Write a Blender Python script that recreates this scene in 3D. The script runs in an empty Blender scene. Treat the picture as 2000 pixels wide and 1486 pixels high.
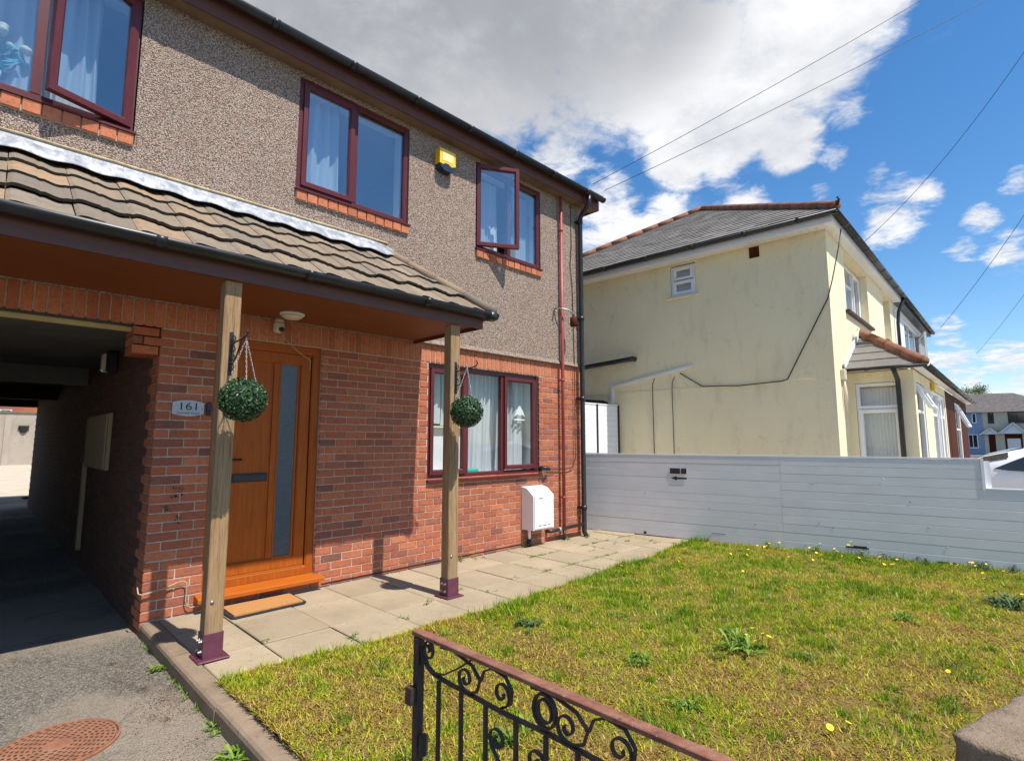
import bpy, bmesh, math, random
import numpy as np
from mathutils import Vector, Matrix, noise as mnoise
random.seed(7)
sc = bpy.context.scene
col = sc.collection
# ------------------------------------------------------------------ camera
cam_d = bpy.data.cameras.new("camera"); cam = bpy.data.objects.new("camera", cam_d); col.objects.link(cam)
cam_d.sensor_width = 36; cam_d.sensor_fit = 'HORIZONTAL'; cam_d.lens = 18.864
cam_d.clip_start = 0.05; cam_d.clip_end = 3000
cam.location = (0, 0, 1.4)
cam.rotation_euler = (math.radians(90 + 6.48), 0, math.radians(-45))
sc.camera = cam
# ------------------------------------------------------------------ light
SUN_DIR = Vector((-0.06, 1.0, -1.72)).normalized()
sun_d = bpy.data.lights.new("sun", 'SUN'); sun_d.energy = 4.8; sun_d.angle = math.radians(0.5); sun_d.color = (1.0, 0.95, 0.87)
sun = bpy.data.objects.new("sun", sun_d); col.objects.link(sun)
sun.rotation_euler = SUN_DIR.to_track_quat('-Z', 'Y').to_euler()
sc.view_settings.view_transform = 'Standard'; sc.view_settings.look = 'None'
sc.view_settings.gamma = 1; sc.view_settings.use_curve_mapping = False
sc.view_settings.exposure = 0.42
sc.render.engine = 'CYCLES'
sc.cycles.use_denoising = True
sc.cycles.max_bounces = 8; sc.cycles.transparent_max_bounces = 16
sc.cycles.sample_clamp_indirect = 6
SKY_K = 0.125
world = bpy.data.worlds.new("World"); sc.world = world; world.use_nodes = True
wn = world.node_tree; wn.nodes.clear()
def N(nt, t, **kw):
    n = nt.nodes.new(t)
    for k, v in kw.items():
        if k == 'inp':
            for a, b in v.items(): n.inputs[a].default_value = b
        else: setattr(n, k, v)
    return n
def lk(nt, a, b): nt.links.new(a, b)
def math_n(nt, op, a, b=None, c=None, clamp=False):
    n = N(nt, 'ShaderNodeMath', operation=op, use_clamp=clamp)
    for i, v in enumerate((a, b, c)):
        if v is None: continue
        if isinstance(v, (int, float)): n.inputs[i].default_value = v
        else: lk(nt, v, n.inputs[i])
    return n.outputs[0]
def sstep(nt, v, lo, hi):
    n = N(nt, 'ShaderNodeMapRange', interpolation_type='SMOOTHSTEP', clamp=True)
    lk(nt, v, n.inputs[0]); n.inputs[1].default_value = lo; n.inputs[2].default_value = hi
    return n.outputs[0]
def mixc(nt, f, a, b, mode='MIX'):
    n = N(nt, 'ShaderNodeMix', data_type='RGBA', blend_type=mode)
    for i, v in ((0, f), (6, a), (7, b)):
        if isinstance(v, (int, float)): n.inputs[i].default_value = v
        elif isinstance(v, tuple): n.inputs[i].default_value = v if len(v) == 4 else v + (1,)
        else: lk(nt, v, n.inputs[i])
    return n.outputs[2]
def build_sky():
    nt = wn
    out = N(nt, 'ShaderNodeOutputWorld'); bg = N(nt, 'ShaderNodeBackground'); lk(nt, bg.outputs[0], out.inputs[0])
    sky = N(nt, 'ShaderNodeTexSky', sky_type='NISHITA', sun_disc=False)
    sky.sun_elevation = math.radians(59.8); sky.sun_rotation = math.radians(176.6)
    sky.air_density = 1.0; sky.dust_density = 0.35; sky.ozone_density = 2.2; sky.altitude = 20
    hs = N(nt, 'ShaderNodeHueSaturation', inp={'Saturation': 1.30, 'Value': 1.06}); lk(nt, sky.outputs[0], hs.inputs['Color'])
    sk = N(nt, 'ShaderNodeVectorMath', operation='SCALE'); lk(nt, hs.outputs[0], sk.inputs[0]); sk.inputs['Scale'].default_value = SKY_K
    tc = N(nt, 'ShaderNodeTexCoord'); d = tc.outputs['Generated']
    sep = N(nt, 'ShaderNodeSeparateXYZ'); lk(nt, d, sep.inputs[0])
    # clouds lie on a level sheet: direction / height gives a place on it
    zz = math_n(nt, 'MAXIMUM', sep.outputs[2], 0.0); zz = math_n(nt, 'ADD', zz, 0.12)
    inv = math_n(nt, 'DIVIDE', 1.0, zz)
    pl = N(nt, 'ShaderNodeVectorMath', operation='SCALE'); lk(nt, d, pl.inputs[0]); lk(nt, inv, pl.inputs['Scale'])
    def fbm(scale, det, rough, off, dist=0.0):
        mp = N(nt, 'ShaderNodeVectorMath', operation='ADD'); lk(nt, pl.outputs[0], mp.inputs[0]); mp.inputs[1].default_value = off
        n = N(nt, 'ShaderNodeTexNoise'); n.inputs['Scale'].default_value = scale; n.inputs['Detail'].default_value = det
        n.inputs['Roughness'].default_value = rough; n.inputs['Distortion'].default_value = dist
        lk(nt, mp.outputs[0], n.inputs['Vector']); return n.outputs[0]
    def blobs(lst, soft=False):
        cur = None
        for az, el, r in lst:
            a, e = math.radians(az), math.radians(el)
            c = (math.cos(e) * math.cos(a), math.cos(e) * math.sin(a), math.sin(e))
            dt = N(nt, 'ShaderNodeVectorMath', operation='DOT_PRODUCT'); lk(nt, d, dt.inputs[0]); dt.inputs[1].default_value = c
            cr = math.cos(math.radians(r))
            v = math_n(nt, 'MULTIPLY_ADD', dt.outputs['Value'], 1 / (1 - cr), -cr / (1 - cr))
            cur = v if cur is None else (math_n(nt, 'SMOOTH_MAX', cur, v, 0.8) if soft else math_n(nt, 'MAXIMUM', cur, v))
        return math_n(nt, 'MAXIMUM', cur, -1.5)
    big = blobs([(72, 40, 17), (56.7, 39.4, 12.5), (45, 39.5, 9.5), (34.4, 38.5, 9), (25.2, 34.3, 7.6), (19.5, 30.8, 5.2), (15.4, 34.2, 6.8),
                 (10.5, 36.2, 4.6), (22.5, 29.0, 4.2), (62.8, 48, 14), (32.9, 49.3, 12.5), (16.9, 45.5, 9), (16.4, 27.4, 3.2), (26.6, 28.2, 3.6), (90, 45, 18)])
    small = blobs([(39.8, 28.4, 3.3), (34.8, 24.0, 3.6), (33.8, 20.7, 3.6), (20.8, 23.0, 2.7), (28.2, 22.6, 2.4), (12.6, 25.2, 1.5), (8.6, 20.0, 2.9), (6.7, 20.6, 1.7),
                   (4.0, 15.6, 1.2), (1.2, 14.8, 1.8), (36, 19.8, 3.4), (11.6, 29.4, 2.4), (5.2, 6.4, 1.9), (1.8, 6.3, 2.2), (7.6, 6.6, 1.3), (3.8, 4.4, 1.7), (0.6, 4.2, 2.0),
                   (-3, 6.0, 2.6), (-6, 4.4, 2.4), (2.6, 17.5, 1.3), (0.2, 19.6, 1.2), (10.2, 17.8, 1.2), (14.2, 22.4, 1.3), (8.2, 8.6, 1.3), (5.6, 9.0, 1.4), (23.5, 21.2, 2.2), (31.5, 18.6, 2.4), (9.6, 23.0, 1.2), (-2.5, 19.5, 1.6)])
    f1 = fbm(2.3, 9, 0.62, (3.1, 1.7, 0.4), 0.25); f2 = fbm(7.5, 8, 0.66, (0.3, 5.2, 1.1), 0.3)
    nz = math_n(nt, 'ADD', math_n(nt, 'MULTIPLY_ADD', f1, 1.7, -0.85), math_n(nt, 'MULTIPLY_ADD', f2, 1.5, -0.75))
    db = math_n(nt, 'ADD', big, math_n(nt, 'MULTIPLY', nz, 0.85))
    ds = math_n(nt, 'ADD', small, math_n(nt, 'MULTIPLY', nz, 2.5))
    ab = sstep(nt, db, -0.06, 0.55); as_ = math_n(nt, 'MULTIPLY', sstep(nt, ds, 0.05, 1.35), 0.97)
    # the rest of the sky, all round: scattered fair-weather cloud, thinning where the photograph shows clear blue
    g = fbm(0.9, 8, 0.6, (7.7, 2.2, 0.0), 0.2)
    dt = N(nt, 'ShaderNodeVectorMath', operation='DOT_PRODUCT'); lk(nt, d, dt.inputs[0]); dt.inputs[1].default_value = Vector((0.86, 0.33, 0.39)).normalized()
    away = sstep(nt, math_n(nt, 'MULTIPLY', dt.outputs['Value'], -1.0), -0.86, -0.45)
    ag = math_n(nt, 'MULTIPLY', sstep(nt, math_n(nt, 'ADD', g, math_n(nt, 'MULTIPLY', nz, 0.06)), 0.56, 0.70), away)
    wisp = math_n(nt, 'MULTIPLY', sstep(nt, fbm(2.6, 9, 0.7, (1.0, 9.0, 0.0), 0.7), 0.60, 0.90), 0.28)
    al = math_n(nt, 'MAXIMUM', math_n(nt, 'MAXIMUM', ab, as_), math_n(nt, 'MAXIMUM', ag, wisp))
    # thick heart of the big cloud is grey, its rim and the small clouds white
    heart = blobs([(75, 42, 26), (56, 41, 17), (42, 41, 13), (31, 42, 10), (60, 52, 20)], True)
    hz = sstep(nt, math_n(nt, 'ADD', heart, math_n(nt, 'MULTIPLY', nz, 0.75)), -0.15, 1.0)
    mott = sstep(nt, math_n(nt, 'ADD', f1, math_n(nt, 'MULTIPLY', f2, 0.5)), 0.5, 1.0)
    grey = mixc(nt, mott, (0.265, 0.275, 0.305), (0.47, 0.48, 0.505))
    lit = mixc(nt, mott, (0.52, 0.54, 0.58), (0.80, 0.80, 0.81))
    cl = mixc(nt, hz, lit, grey)
    fin = mixc(nt, al, sk.outputs[0], cl)
    lk(nt, fin, bg.inputs[0]); bg.inputs[1].default_value = 1.0
build_sky()
# ------------------------------------------------------------------ object helpers
def tag(o, label=None, cat=None, group=None, kind=None):
    if label: o['label'] = label
    if cat: o['category'] = cat
    if group: o['group'] = group
    if kind: o['kind'] = kind
    return o
def thing(name, label, cat, loc=(0, 0, 0), group=None, rotz=0):
    o = bpy.data.objects.new(name, None); col.objects.link(o); o.location = loc; o.rotation_euler.z = rotz
    o.empty_display_size = 0.1
    return tag(o, label, cat, group)
def wmat(o):
    m = Matrix.Identity(4)
    while o is not None:
        m = Matrix.LocRotScale(o.location, o.rotation_euler, o.scale) @ m; o = o.parent
    return m
class MB:
    """Collects geometry in world (or T-local) coordinates and links it as one mesh object."""
    def __init__(s, T=None): s.v = []; s.f = []; s.m = []; s.sm = []; s.T = T; s.mi = 0; s.rnd = []
    def add(s, vs, fs, smooth=False):
        o = len(s.v)
        if s.T is not None: vs = [s.T @ Vector(p) for p in vs]
        s.v.extend([tuple(p) for p in vs])
        for f in fs: s.f.append(tuple(i + o for i in f)); s.m.append(s.mi); s.sm.append(smooth)
        return s
    def box(s, a, b, ch=0.0):
        x0, y0, z0 = [min(a[i], b[i]) for i in range(3)]; x1, y1, z1 = [max(a[i], b[i]) for i in range(3)]
        if ch <= 0:
            v = [(x0, y0, z0), (x1, y0, z0), (x1, y1, z0), (x0, y1, z0), (x0, y0, z1), (x1, y0, z1), (x1, y1, z1), (x0, y1, z1)]
            return s.add(v, [(0, 3, 2, 1), (4, 5, 6, 7), (0, 1, 5, 4), (1, 2, 6, 5), (2, 3, 7, 6), (3, 0, 4, 7)])
        c = min(ch, (x1 - x0) * .45, (y1 - y0) * .45, (z1 - z0) * .45); v = []; f = []
        def q(x, y, z): v.append((x, y, z)); return len(v) - 1
        ids = {}
        for ix, X in enumerate((x0, x1)):
            for iy, Y in enumerate((y0, y1)):
                for iz, Zz in enumerate((z0, z1)):
                    sx, sy, sz = (1 - 2 * ix) * c, (1 - 2 * iy) * c, (1 - 2 * iz) * c
                    ids[ix, iy, iz] = (q(X, Y + sy, Zz + sz), q(X + sx, Y, Zz + sz), q(X + sx, Y + sy, Zz))
        k = ids
        f += [tuple(k[0, a_, b_][0] for a_, b_ in ((0, 0), (0, 1), (1, 1), (1, 0))), tuple(k[1, a_, b_][0] for a_, b_ in ((0, 0), (1, 0), (1, 1), (0, 1)))]
        f += [tuple(k[a_, 0, b_][1] for a_, b_ in ((0, 0), (1, 0), (1, 1), (0, 1))), tuple(k[a_, 1, b_][1] for a_, b_ in ((0, 0), (0, 1), (1, 1), (1, 0)))]
        f += [tuple(k[a_, b_, 0][2] for a_, b_ in ((0, 0), (0, 1), (1, 1), (1, 0))), tuple(k[a_, b_, 1][2] for a_, b_ in ((0, 0), (1, 0), (1, 1), (0, 1)))]
        for A in (0, 1):
            for B in (0, 1):
                f.append((k[A, B, 0][0], k[A, B, 1][0], k[A, B, 1][1], k[A, B, 0][1]))
                f.append((k[A, 0, B][0], k[A, 1, B][0], k[A, 1, B][2], k[A, 0, B][2]))
                f.append((k[0, A, B][1], k[1, A, B][1], k[1, A, B][2], k[0, A, B][2]))
        for A in (0, 1):
            for B in (0, 1):
                for Cc in (0, 1): f.append(k[A, B, Cc])
        return s.add(v, f)
    def prism(s, poly, axis, a, b, cap=True):
        """poly: 2-D points; axis 0/1/2 is the extrusion axis."""
        n = len(poly)
        def P(p, t):
            return (t, p[0], p[1]) if axis == 0 else ((p[0], t, p[1]) if axis == 1 else (p[0], p[1], t))
        v = [P(p, a) for p in poly] + [P(p, b) for p in poly]
        f = [(i, (i + 1) % n, n + (i + 1) % n, n + i) for i in range(n)]
        if cap: f += [tuple(range(n)), tuple(range(2 * n - 1, n - 1, -1))]
        return s.add(v, f)
    def tube(s, pts, r, n=8, caps=True, smooth=True):
        pts = [Vector(p) for p in pts]; m = len(pts); v = []; f = []
        rs = r if isinstance(r, (list, tuple)) else [r] * m
        up = None
        for i, p in enumerate(pts):
            t = (pts[min(i + 1, m - 1)] - pts[max(i - 1, 0)])
            if t.length < 1e-9: t = Vector((0, 0, 1))
            t.normalize()
            if up is None: up = t.orthogonal().normalized()
            else:
                up = up - t * up.dot(t)
                if up.length < 1e-6: up = t.orthogonal()
                up.normalize()
            w = t.cross(up)
            for k in range(n):
                a = 2 * math.pi * k / n
                v.append(p + (up * math.cos(a) + w * math.sin(a)) * rs[i])
        for i in range(m - 1):
            for k in range(n): f.append((i * n + k, i * n + (k + 1) % n, (i + 1) * n + (k + 1) % n, (i + 1) * n + k))
        if caps: f += [tuple(range(n - 1, -1, -1)), tuple(range((m - 1) * n, m * n))]
        return s.add(v, f, smooth)
    def bar(s, a, b, w, h, up=(0, 0, 1)):
        a, b = Vector(a), Vector(b); t = (b - a).normalized(); u = Vector(up); u = (u - t * u.dot(t)).normalized(); q = t.cross(u)
        v = []
        for p in (a, b):
            for i, j in ((-1, -1), (1, -1), (1, 1), (-1, 1)): v.append(p + q * (i * w / 2) + u * (j * h / 2))
        return s.add(v, [(0, 1, 2, 3)[::-1], (4, 5, 6, 7), (0, 1, 5, 4), (1, 2, 6, 5), (2, 3, 7, 6), (3, 0, 4, 7)])
    def ribbon(s, pts, w, th, wdir):
        """flat bar following pts, width w along wdir, thickness th in the plane."""
        pts = [Vector(p) for p in pts]; W = Vector(wdir).normalized(); v = []; f = []; m = len(pts)
        for i, p in enumerate(pts):
            t = (pts[min(i + 1, m - 1)] - pts[max(i - 1, 0)]).normalized(); nn = t.cross(W).normalized()
            for a, b in ((-1, -1), (1, -1), (1, 1), (-1, 1)): v.append(p + W * (a * w / 2) + nn * (b * th / 2))
        for i in range(m - 1):
            for k in range(4): f.append((i * 4 + k, i * 4 + (k + 1) % 4, i * 4 + 4 + (k + 1) % 4, i * 4 + 4 + k))
        f += [(3, 2, 1, 0), tuple(range(4 * m - 4, 4 * m))]
        return s.add(v, f)
    def disc_lathe(s, prof, c, n=24, smooth=True, axis=2, caps=True):
        """prof: (r, h) pairs turned round axis through c."""
        v = []; f = []; m = len(prof)
        for r, h in prof:
            for k in range(n):
                a = 2 * math.pi * k / n; p = (r * math.cos(a), r * math.sin(a), h)
                if axis == 1: p = (p[0], h, p[1])
                if axis == 0: p = (h, p[0], p[1])
                v.append((c[0] + p[0], c[1] + p[1], c[2] + p[2]))
        for i in range(m - 1):
            for k in range(n): f.append((i * n + k, i * n + (k + 1) % n, (i + 1) * n + (k + 1) % n, (i + 1) * n + k))
        if caps: f += [tuple(range(n - 1, -1, -1)), tuple(range((m - 1) * n, m * n))]
        return s.add(v, f, smooth)
    def sphere(s, c, rx, ry, rz, n=16, m=10):
        v = []; f = []
        for i in range(1, m):
            t = math.pi * i / m
            for k in range(n):
                a = 2 * math.pi * k / n
                v.append((c[0] + rx * math.sin(t) * math.cos(a), c[1] + ry * math.sin(t) * math.sin(a), c[2] + rz * math.cos(t)))
        v += [(c[0], c[1], c[2] + rz), (c[0], c[1], c[2] - rz)]
        for i in range(m - 2):
            for k in range(n): f.append((i * n + k, (i + 1) * n + k, (i + 1) * n + (k + 1) % n, i * n + (k + 1) % n))
        for k in range(n): f.append((len(v) - 2, k, (k + 1) % n)); f.append((len(v) - 1, (m - 2) * n + (k + 1) % n, (m - 2) * n + k))
        return s.add(v, f, True)
    def ring(s, x0, x1, z0, z1, w, yf, yb, ch=0.012):
        """mitred rectangular frame in the xz plane, front at yf (towards -y), inner edge chamfered."""
        prof = [(0, yb), (0, yf), (w - ch, yf), (w, yf + ch), (w, yb)]
        cor = [(x0, z0, 1, 1), (x1, z0, -1, 1), (x1, z1, -1, -1), (x0, z1, 1, -1)]; v = []; f = []; n = len(prof)
        for cx, cz, sx, sz in cor:
            for o, y in prof: v.append((cx + sx * o, y, cz + sz * o))
        for i in range(4):
            j = (i + 1) % 4
            for k in range(n): f.append((i * n + k, j * n + k, j * n + (k + 1) % n, i * n + (k + 1) % n))
        return s.add(v, f)
    def clip(s, co, no):
        """cut away what lies on the +no side of the plane."""
        bm = bmesh.new(); vs = [bm.verts.new(p) for p in s.v]
        for f, m in zip(s.f, s.m):
            try: bf = bm.faces.new([vs[i] for i in f]); bf.material_index = m
            except ValueError: pass
        g = bm.verts[:] + bm.edges[:] + bm.faces[:]
        r = bmesh.ops.bisect_plane(bm, geom=g, plane_co=co, plane_no=no, clear_outer=True)
        ed = [e for e in r['geom_cut'] if isinstance(e, bmesh.types.BMEdge)]
        if ed: bmesh.ops.holes_fill(bm, edges=ed)
        bm.verts.index_update()
        s.v = [tuple(v.co) for v in bm.verts]; s.f = [tuple(v.index for v in f.verts) for f in bm.faces]; s.m = [f.material_index for f in bm.faces]
        s.sm = [False] * len(s.f); bm.free(); return s
    def build(s, name, mats, parent=None, kind=None, label=None, rnd=None, auto=None):
        me = bpy.data.meshes.new(name); Minv = wmat(parent).inverted() if parent is not None else Matrix.Identity(4)
        me.from_pydata([Minv @ Vector(p) for p in s.v], [], s.f)
        if not isinstance(mats, (list, tuple)): mats = [mats]
        for m in mats: me.materials.append(m)
        me.polygons.foreach_set('material_index', s.m); me.polygons.foreach_set('use_smooth', s.sm)
        if rnd is not None:
            at = me.attributes.new('rnd', 'FLOAT', 'FACE'); at.data.foreach_set('value', rnd)
        bm = bmesh.new(); bm.from_mesh(me); bmesh.ops.recalc_face_normals(bm, faces=bm.faces); bm.to_mesh(me); bm.free()
        me.update()
        o = bpy.data.objects.new(name, me); col.objects.link(o)
        if parent is not None: o.parent = parent
        if kind: o['kind'] = kind
        if label: o['label'] = label
        return o
def inst(name, me, parent, M):
    """another object on a shared mesh, placed by world matrix M."""
    o = bpy.data.objects.new(name, me); col.objects.link(o); o.parent = parent
    L = (wmat(parent).inverted() @ M) if parent is not None else M
    o.location, q, o.scale = L.decompose(); o.rotation_euler = q.to_euler()
    return o
def dup(root, loc, rotz=0, label=None):
    r = root.copy(); col.objects.link(r); r.location = loc; r.rotation_euler.z = rotz
    if label: r['label'] = label
    for ch in list(root.children):
        c = ch.copy(); col.objects.link(c); c.parent = r
        for g in ch.children:
            d = g.copy(); col.objects.link(d); d.parent = c
    return r
# ------------------------------------------------------------------ materials
class Mat:
    def __init__(s, name):
        s.m = bpy.data.materials.new(name); s.m.use_nodes = True; s.nt = s.m.node_tree; s.nt.nodes.clear()
        s.out = N(s.nt, 'ShaderNodeOutputMaterial'); s.b = N(s.nt, 'ShaderNodeBsdfPrincipled'); lk(s.nt, s.b.outputs[0], s.out.inputs[0])
        tc = N(s.nt, 'ShaderNodeTexCoord'); s.tc = tc
        oi = N(s.nt, 'ShaderNodeObjectInfo'); s.oi = oi
        sc_ = N(s.nt, 'ShaderNodeVectorMath', operation='SCALE'); sc_.inputs[0].default_value = (37.7, 91.3, 53.1); lk(s.nt, oi.outputs['Random'], sc_.inputs['Scale'])
        ad = N(s.nt, 'ShaderNodeVectorMath', operation='ADD'); lk(s.nt, tc.outputs['Object'], ad.inputs[0]); lk(s.nt, sc_.outputs[0], ad.inputs[1])
        s.co = ad.outputs[0]
    def noise(s, scale, det=4, rough=0.55, stretch=None, dist=0.0):
        v = s.co
        if stretch:
            mp = N(s.nt, 'ShaderNodeVectorMath', operation='MULTIPLY'); lk(s.nt, v, mp.inputs[0]); mp.inputs[1].default_value = stretch; v = mp.outputs[0]
        n = N(s.nt, 'ShaderNodeTexNoise'); n.inputs['Scale'].default_value = scale; n.inputs['Detail'].default_value = det; n.inputs['Roughness'].default_value = rough
        n.inputs['Distortion'].default_value = dist; lk(s.nt, v, n.inputs['Vector']); return n.outputs[0]
    def voro(s, scale, out='Distance', feat='F1', stretch=None):
        v = s.co
        if stretch:
            mp = N(s.nt, 'ShaderNodeVectorMath', operation='MULTIPLY'); lk(s.nt, v, mp.inputs[0]); mp.inputs[1].default_value = stretch; v = mp.outputs[0]
        n = N(s.nt, 'ShaderNodeTexVoronoi', feature=feat); n.inputs['Scale'].default_value = scale; lk(s.nt, v, n.inputs['Vector']); return n.outputs[out]
    def ramp(s, f, pts):
        r = N(s.nt, 'ShaderNodeValToRGB'); lk(s.nt, f, r.inputs[0]); e = r.color_ramp.elements
        while len(e) < len(pts): e.new(0.5)
        for el, (p, c) in zip(e, pts): el.position = p; el.color = c if len(c) == 4 else tuple(c) + (1,)
        return r.outputs[0]
    def rnd(s):
        at = N(s.nt, 'ShaderNodeAttribute', attribute_name='rnd'); a = math_n(s.nt, 'ADD', at.outputs['Fac'], s.oi.outputs['Random'])
        return math_n(s.nt, 'FRACT', a)
    def color(s, c):
        if isinstance(c, tuple): s.b.inputs['Base Color'].default_value = c + (1,) if len(c) == 3 else c
        else: lk(s.nt, c, s.b.inputs['Base Color'])
        return s
    def rough(s, r):
        if isinstance(r, (int, float)): s.b.inputs['Roughness'].default_value = r
        else: lk(s.nt, r, s.b.inputs['Roughness'])
        return s
    def bump(s, h, dist=0.004, strength=1.0):
        b = N(s.nt, 'ShaderNodeBump'); b.inputs['Distance'].default_value = dist; b.inputs['Strength'].default_value = strength
        lk(s.nt, h, b.inputs['Height']); lk(s.nt, b.outputs[0], s.b.inputs['Normal']); return s
    def setv(s, **kw):
        for k, v in kw.items(): s.b.inputs[k].default_value = v
        return s
def plain(name, c, r=0.5, var=0.12, scale=6, bump=0.0, metal=0.0, spec=0.5, bs=80):
    m = Mat(name); n = m.noise(scale, 5, 0.6)
    lo = tuple(max(0, x * (1 - var)) for x in c); hi = tuple(min(1, x * (1 + var)) for x in c)
    m.color(m.ramp(n, [(0.3, lo), (0.7, hi)])); m.rough(r); m.setv(**{'Metallic': metal, 'Specular IOR Level': spec})
    if bump > 0: m.bump(m.noise(bs, 4, 0.6), bump)
    return m.m
M = {}
def mk_brick(name, cols, mortar=False):
    m = Mat(name); r = m.rnd(); n = m.noise(38, 6, 0.65); base = m.ramp(r, cols)
    n2 = m.noise(11, 3, 0.6)
    c = mixc(m.nt, sstep(m.nt, n, 0.42, 0.72), base, mixc(m.nt, 0.45, base, (0.10, 0.055, 0.042)))
    c = mixc(m.nt, math_n(m.nt, 'MULTIPLY', sstep(m.nt, n2, 0.55, 0.8), 0.3), c, (0.44, 0.20, 0.13))
    sp = m.voro(260, 'Distance'); c = mixc(m.nt, math_n(m.nt, 'MULTIPLY', sstep(m.nt, math_n(m.nt, 'SUBTRACT', 0.35, sp), 0.0, 0.25), 0.25), c, (0.07, 0.045, 0.04))
    m.color(c).rough(0.88).setv(**{'Specular IOR Level': 0.25}); m.bump(math_n(m.nt, 'ADD', n, math_n(m.nt, 'MULTIPLY', m.noise(150, 3), 0.6)), 0.004, 0.8); return m.m
M['brick'] = mk_brick('red_brick', [(0.0, (0.403, 0.118, 0.055)), (0.22, (0.488, 0.151, 0.072)), (0.42, (0.354, 0.106, 0.057)), (0.58, (0.549, 0.185, 0.087)), (0.76, (0.293, 0.095, 0.060)), (0.86, (0.512, 0.157, 0.064)), (0.96, (0.207, 0.084, 0.064)), (1.0, (0.439, 0.129, 0.060))])
M['soldier'] = mk_brick('orange_brick', [(0.0, (0.512, 0.162, 0.074)), (0.4, (0.586, 0.207, 0.101)), (0.7, (0.439, 0.134, 0.064)), (1.0, (0.561, 0.185, 0.083))])
def mk_mortar():
    m = Mat('mortar'); n = m.noise(30, 5, 0.6); m.color(m.ramp(n, [(0.3, (0.40, 0.33, 0.27)), (0.7, (0.58, 0.49, 0.41))])).rough(0.95).setv(**{'Specular IOR Level': 0.1}); m.bump(m.noise(220, 3), 0.003); return m.m
M['mortar'] = mk_mortar()
M['passage_brick'] = mk_brick('shade_darkened_brick', [(0.0, (0.115, 0.05, 0.034)), (0.4, (0.14, 0.06, 0.04)), (0.7, (0.085, 0.044, 0.036)), (1.0, (0.125, 0.054, 0.037))])  # darker copy of the red brick: the passage's shade is put into the colour
M['shade_dark_mortar'] = plain('shade_dark_mortar', (0.10, 0.085, 0.07), 0.95, 0.2, 20)  # passage mortar, its colour darkened to stand for the shade in there
M['shade_dark_ceiling'] = plain('shade_dark_ceiling_board', (0.14, 0.135, 0.125), 0.9, 0.2, 2)  # passage ceiling and beam, painted dark for the shade inside
def mk_dash():
    m = Mat('pebbledash'); cell = m.voro(98, 'Color'); dst = m.voro(98, 'Distance'); se = N(m.nt, 'ShaderNodeSeparateColor'); lk(m.nt, cell, se.inputs[0])
    c = m.ramp(se.outputs[0], [(0.0, (0.502, 0.399, 0.317)), (0.16, (0.334, 0.217, 0.155)), (0.30, (0.562, 0.476, 0.403)), (0.46, (0.426, 0.294, 0.218)), (0.60, (0.319, 0.140, 0.086)), (0.70, (0.502, 0.406, 0.330)), (0.82, (0.152, 0.105, 0.083)), (0.90, (0.562, 0.483, 0.416)), (1.0, (0.258, 0.189, 0.145))])
    c = mixc(m.nt, sstep(m.nt, dst, 0.42, 0.75), c, (0.129, 0.095, 0.073))
    big = m.noise(1.3, 5, 0.6, stretch=(1, 1, 0.6)); c = mixc(m.nt, math_n(m.nt, 'MULTIPLY', sstep(m.nt, big, 0.45, 0.75), 0.22), c, (0.205, 0.154, 0.119))
    m.color(c).rough(0.9).setv(**{'Specular IOR Level': 0.25}); m.bump(math_n(m.nt, 'SUBTRACT', 1.0, dst), 0.008, 1.0); return m.m
M['dash'] = mk_dash()
def mk_tile():
    m = Mat('concrete_roof_tile'); r = m.rnd(); n = m.noise(9, 6, 0.65); n2 = m.noise(70, 4, 0.7)
    b = m.ramp(r, [(0.0, (0.22, 0.165, 0.115)), (0.25, (0.28, 0.215, 0.15)), (0.5, (0.19, 0.155, 0.12)), (0.72, (0.25, 0.20, 0.15)), (0.86, (0.34, 0.225, 0.135)), (1.0, (0.23, 0.185, 0.14))])
    c = mixc(m.nt, math_n(m.nt, 'MULTIPLY', sstep(m.nt, n, 0.45, 0.7), 0.55), b, (0.155, 0.13, 0.105))
    c = mixc(m.nt, math_n(m.nt, 'MULTIPLY', sstep(m.nt, n2, 0.6, 0.75), 0.5), c, (0.42, 0.37, 0.27))
    moss = math_n(m.nt, 'MULTIPLY', sstep(m.nt, m.noise(17, 5, 0.7), 0.64, 0.74), 0.75); c = mixc(m.nt, moss, c, (0.055, 0.055, 0.03))
    m.color(c).rough(0.92).setv(**{'Specular IOR Level': 0.2}); m.bump(math_n(m.nt, 'ADD', n2, m.noise(220, 3)), 0.004); return m.m
M['tile'] = mk_tile()
def mk_wood(name, a, b, c3, stretch, scale, rough=0.55, bump=0.002, weather=None, spec=0.4):
    m = Mat(name); n = m.noise(scale, 5, 0.6, stretch=stretch, dist=0.4); fine = m.noise(scale * 5, 3, 0.6, stretch=stretch)
    f = math_n(m.nt, 'MULTIPLY_ADD', fine, 0.45, math_n(m.nt, 'MULTIPLY', n, 0.6))
    c = m.ramp(f, [(0.32, a), (0.52, b), (0.70, c3)])
    if weather:
        w = m.noise(3.0, 4, 0.6, stretch=(1, 1, 0.5)); c = mixc(m.nt, math_n(m.nt, 'MULTIPLY', sstep(m.nt, w, 0.48, 0.72), 0.75), c, mixc(m.nt, f, tuple(x * 0.6 for x in weather), weather))
    m.color(c).rough(rough); m.setv(**{'Specular IOR Level': spec}); m.bump(f, bump); return m.m
M['post'] = mk_wood('weathered_timber', (0.133, 0.070, 0.031), (0.328, 0.200, 0.095), (0.421, 0.281, 0.156), (11, 11, 0.45), 4, 0.8, 0.008, weather=(0.265, 0.207, 0.143))
M['oak'] = mk_wood('golden_oak_foil', (0.25, 0.052, 0.005), (0.36, 0.085, 0.008), (0.44, 0.115, 0.012), (9, 9, 0.5), 6, 0.45, 0.0006, spec=0.22)
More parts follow.
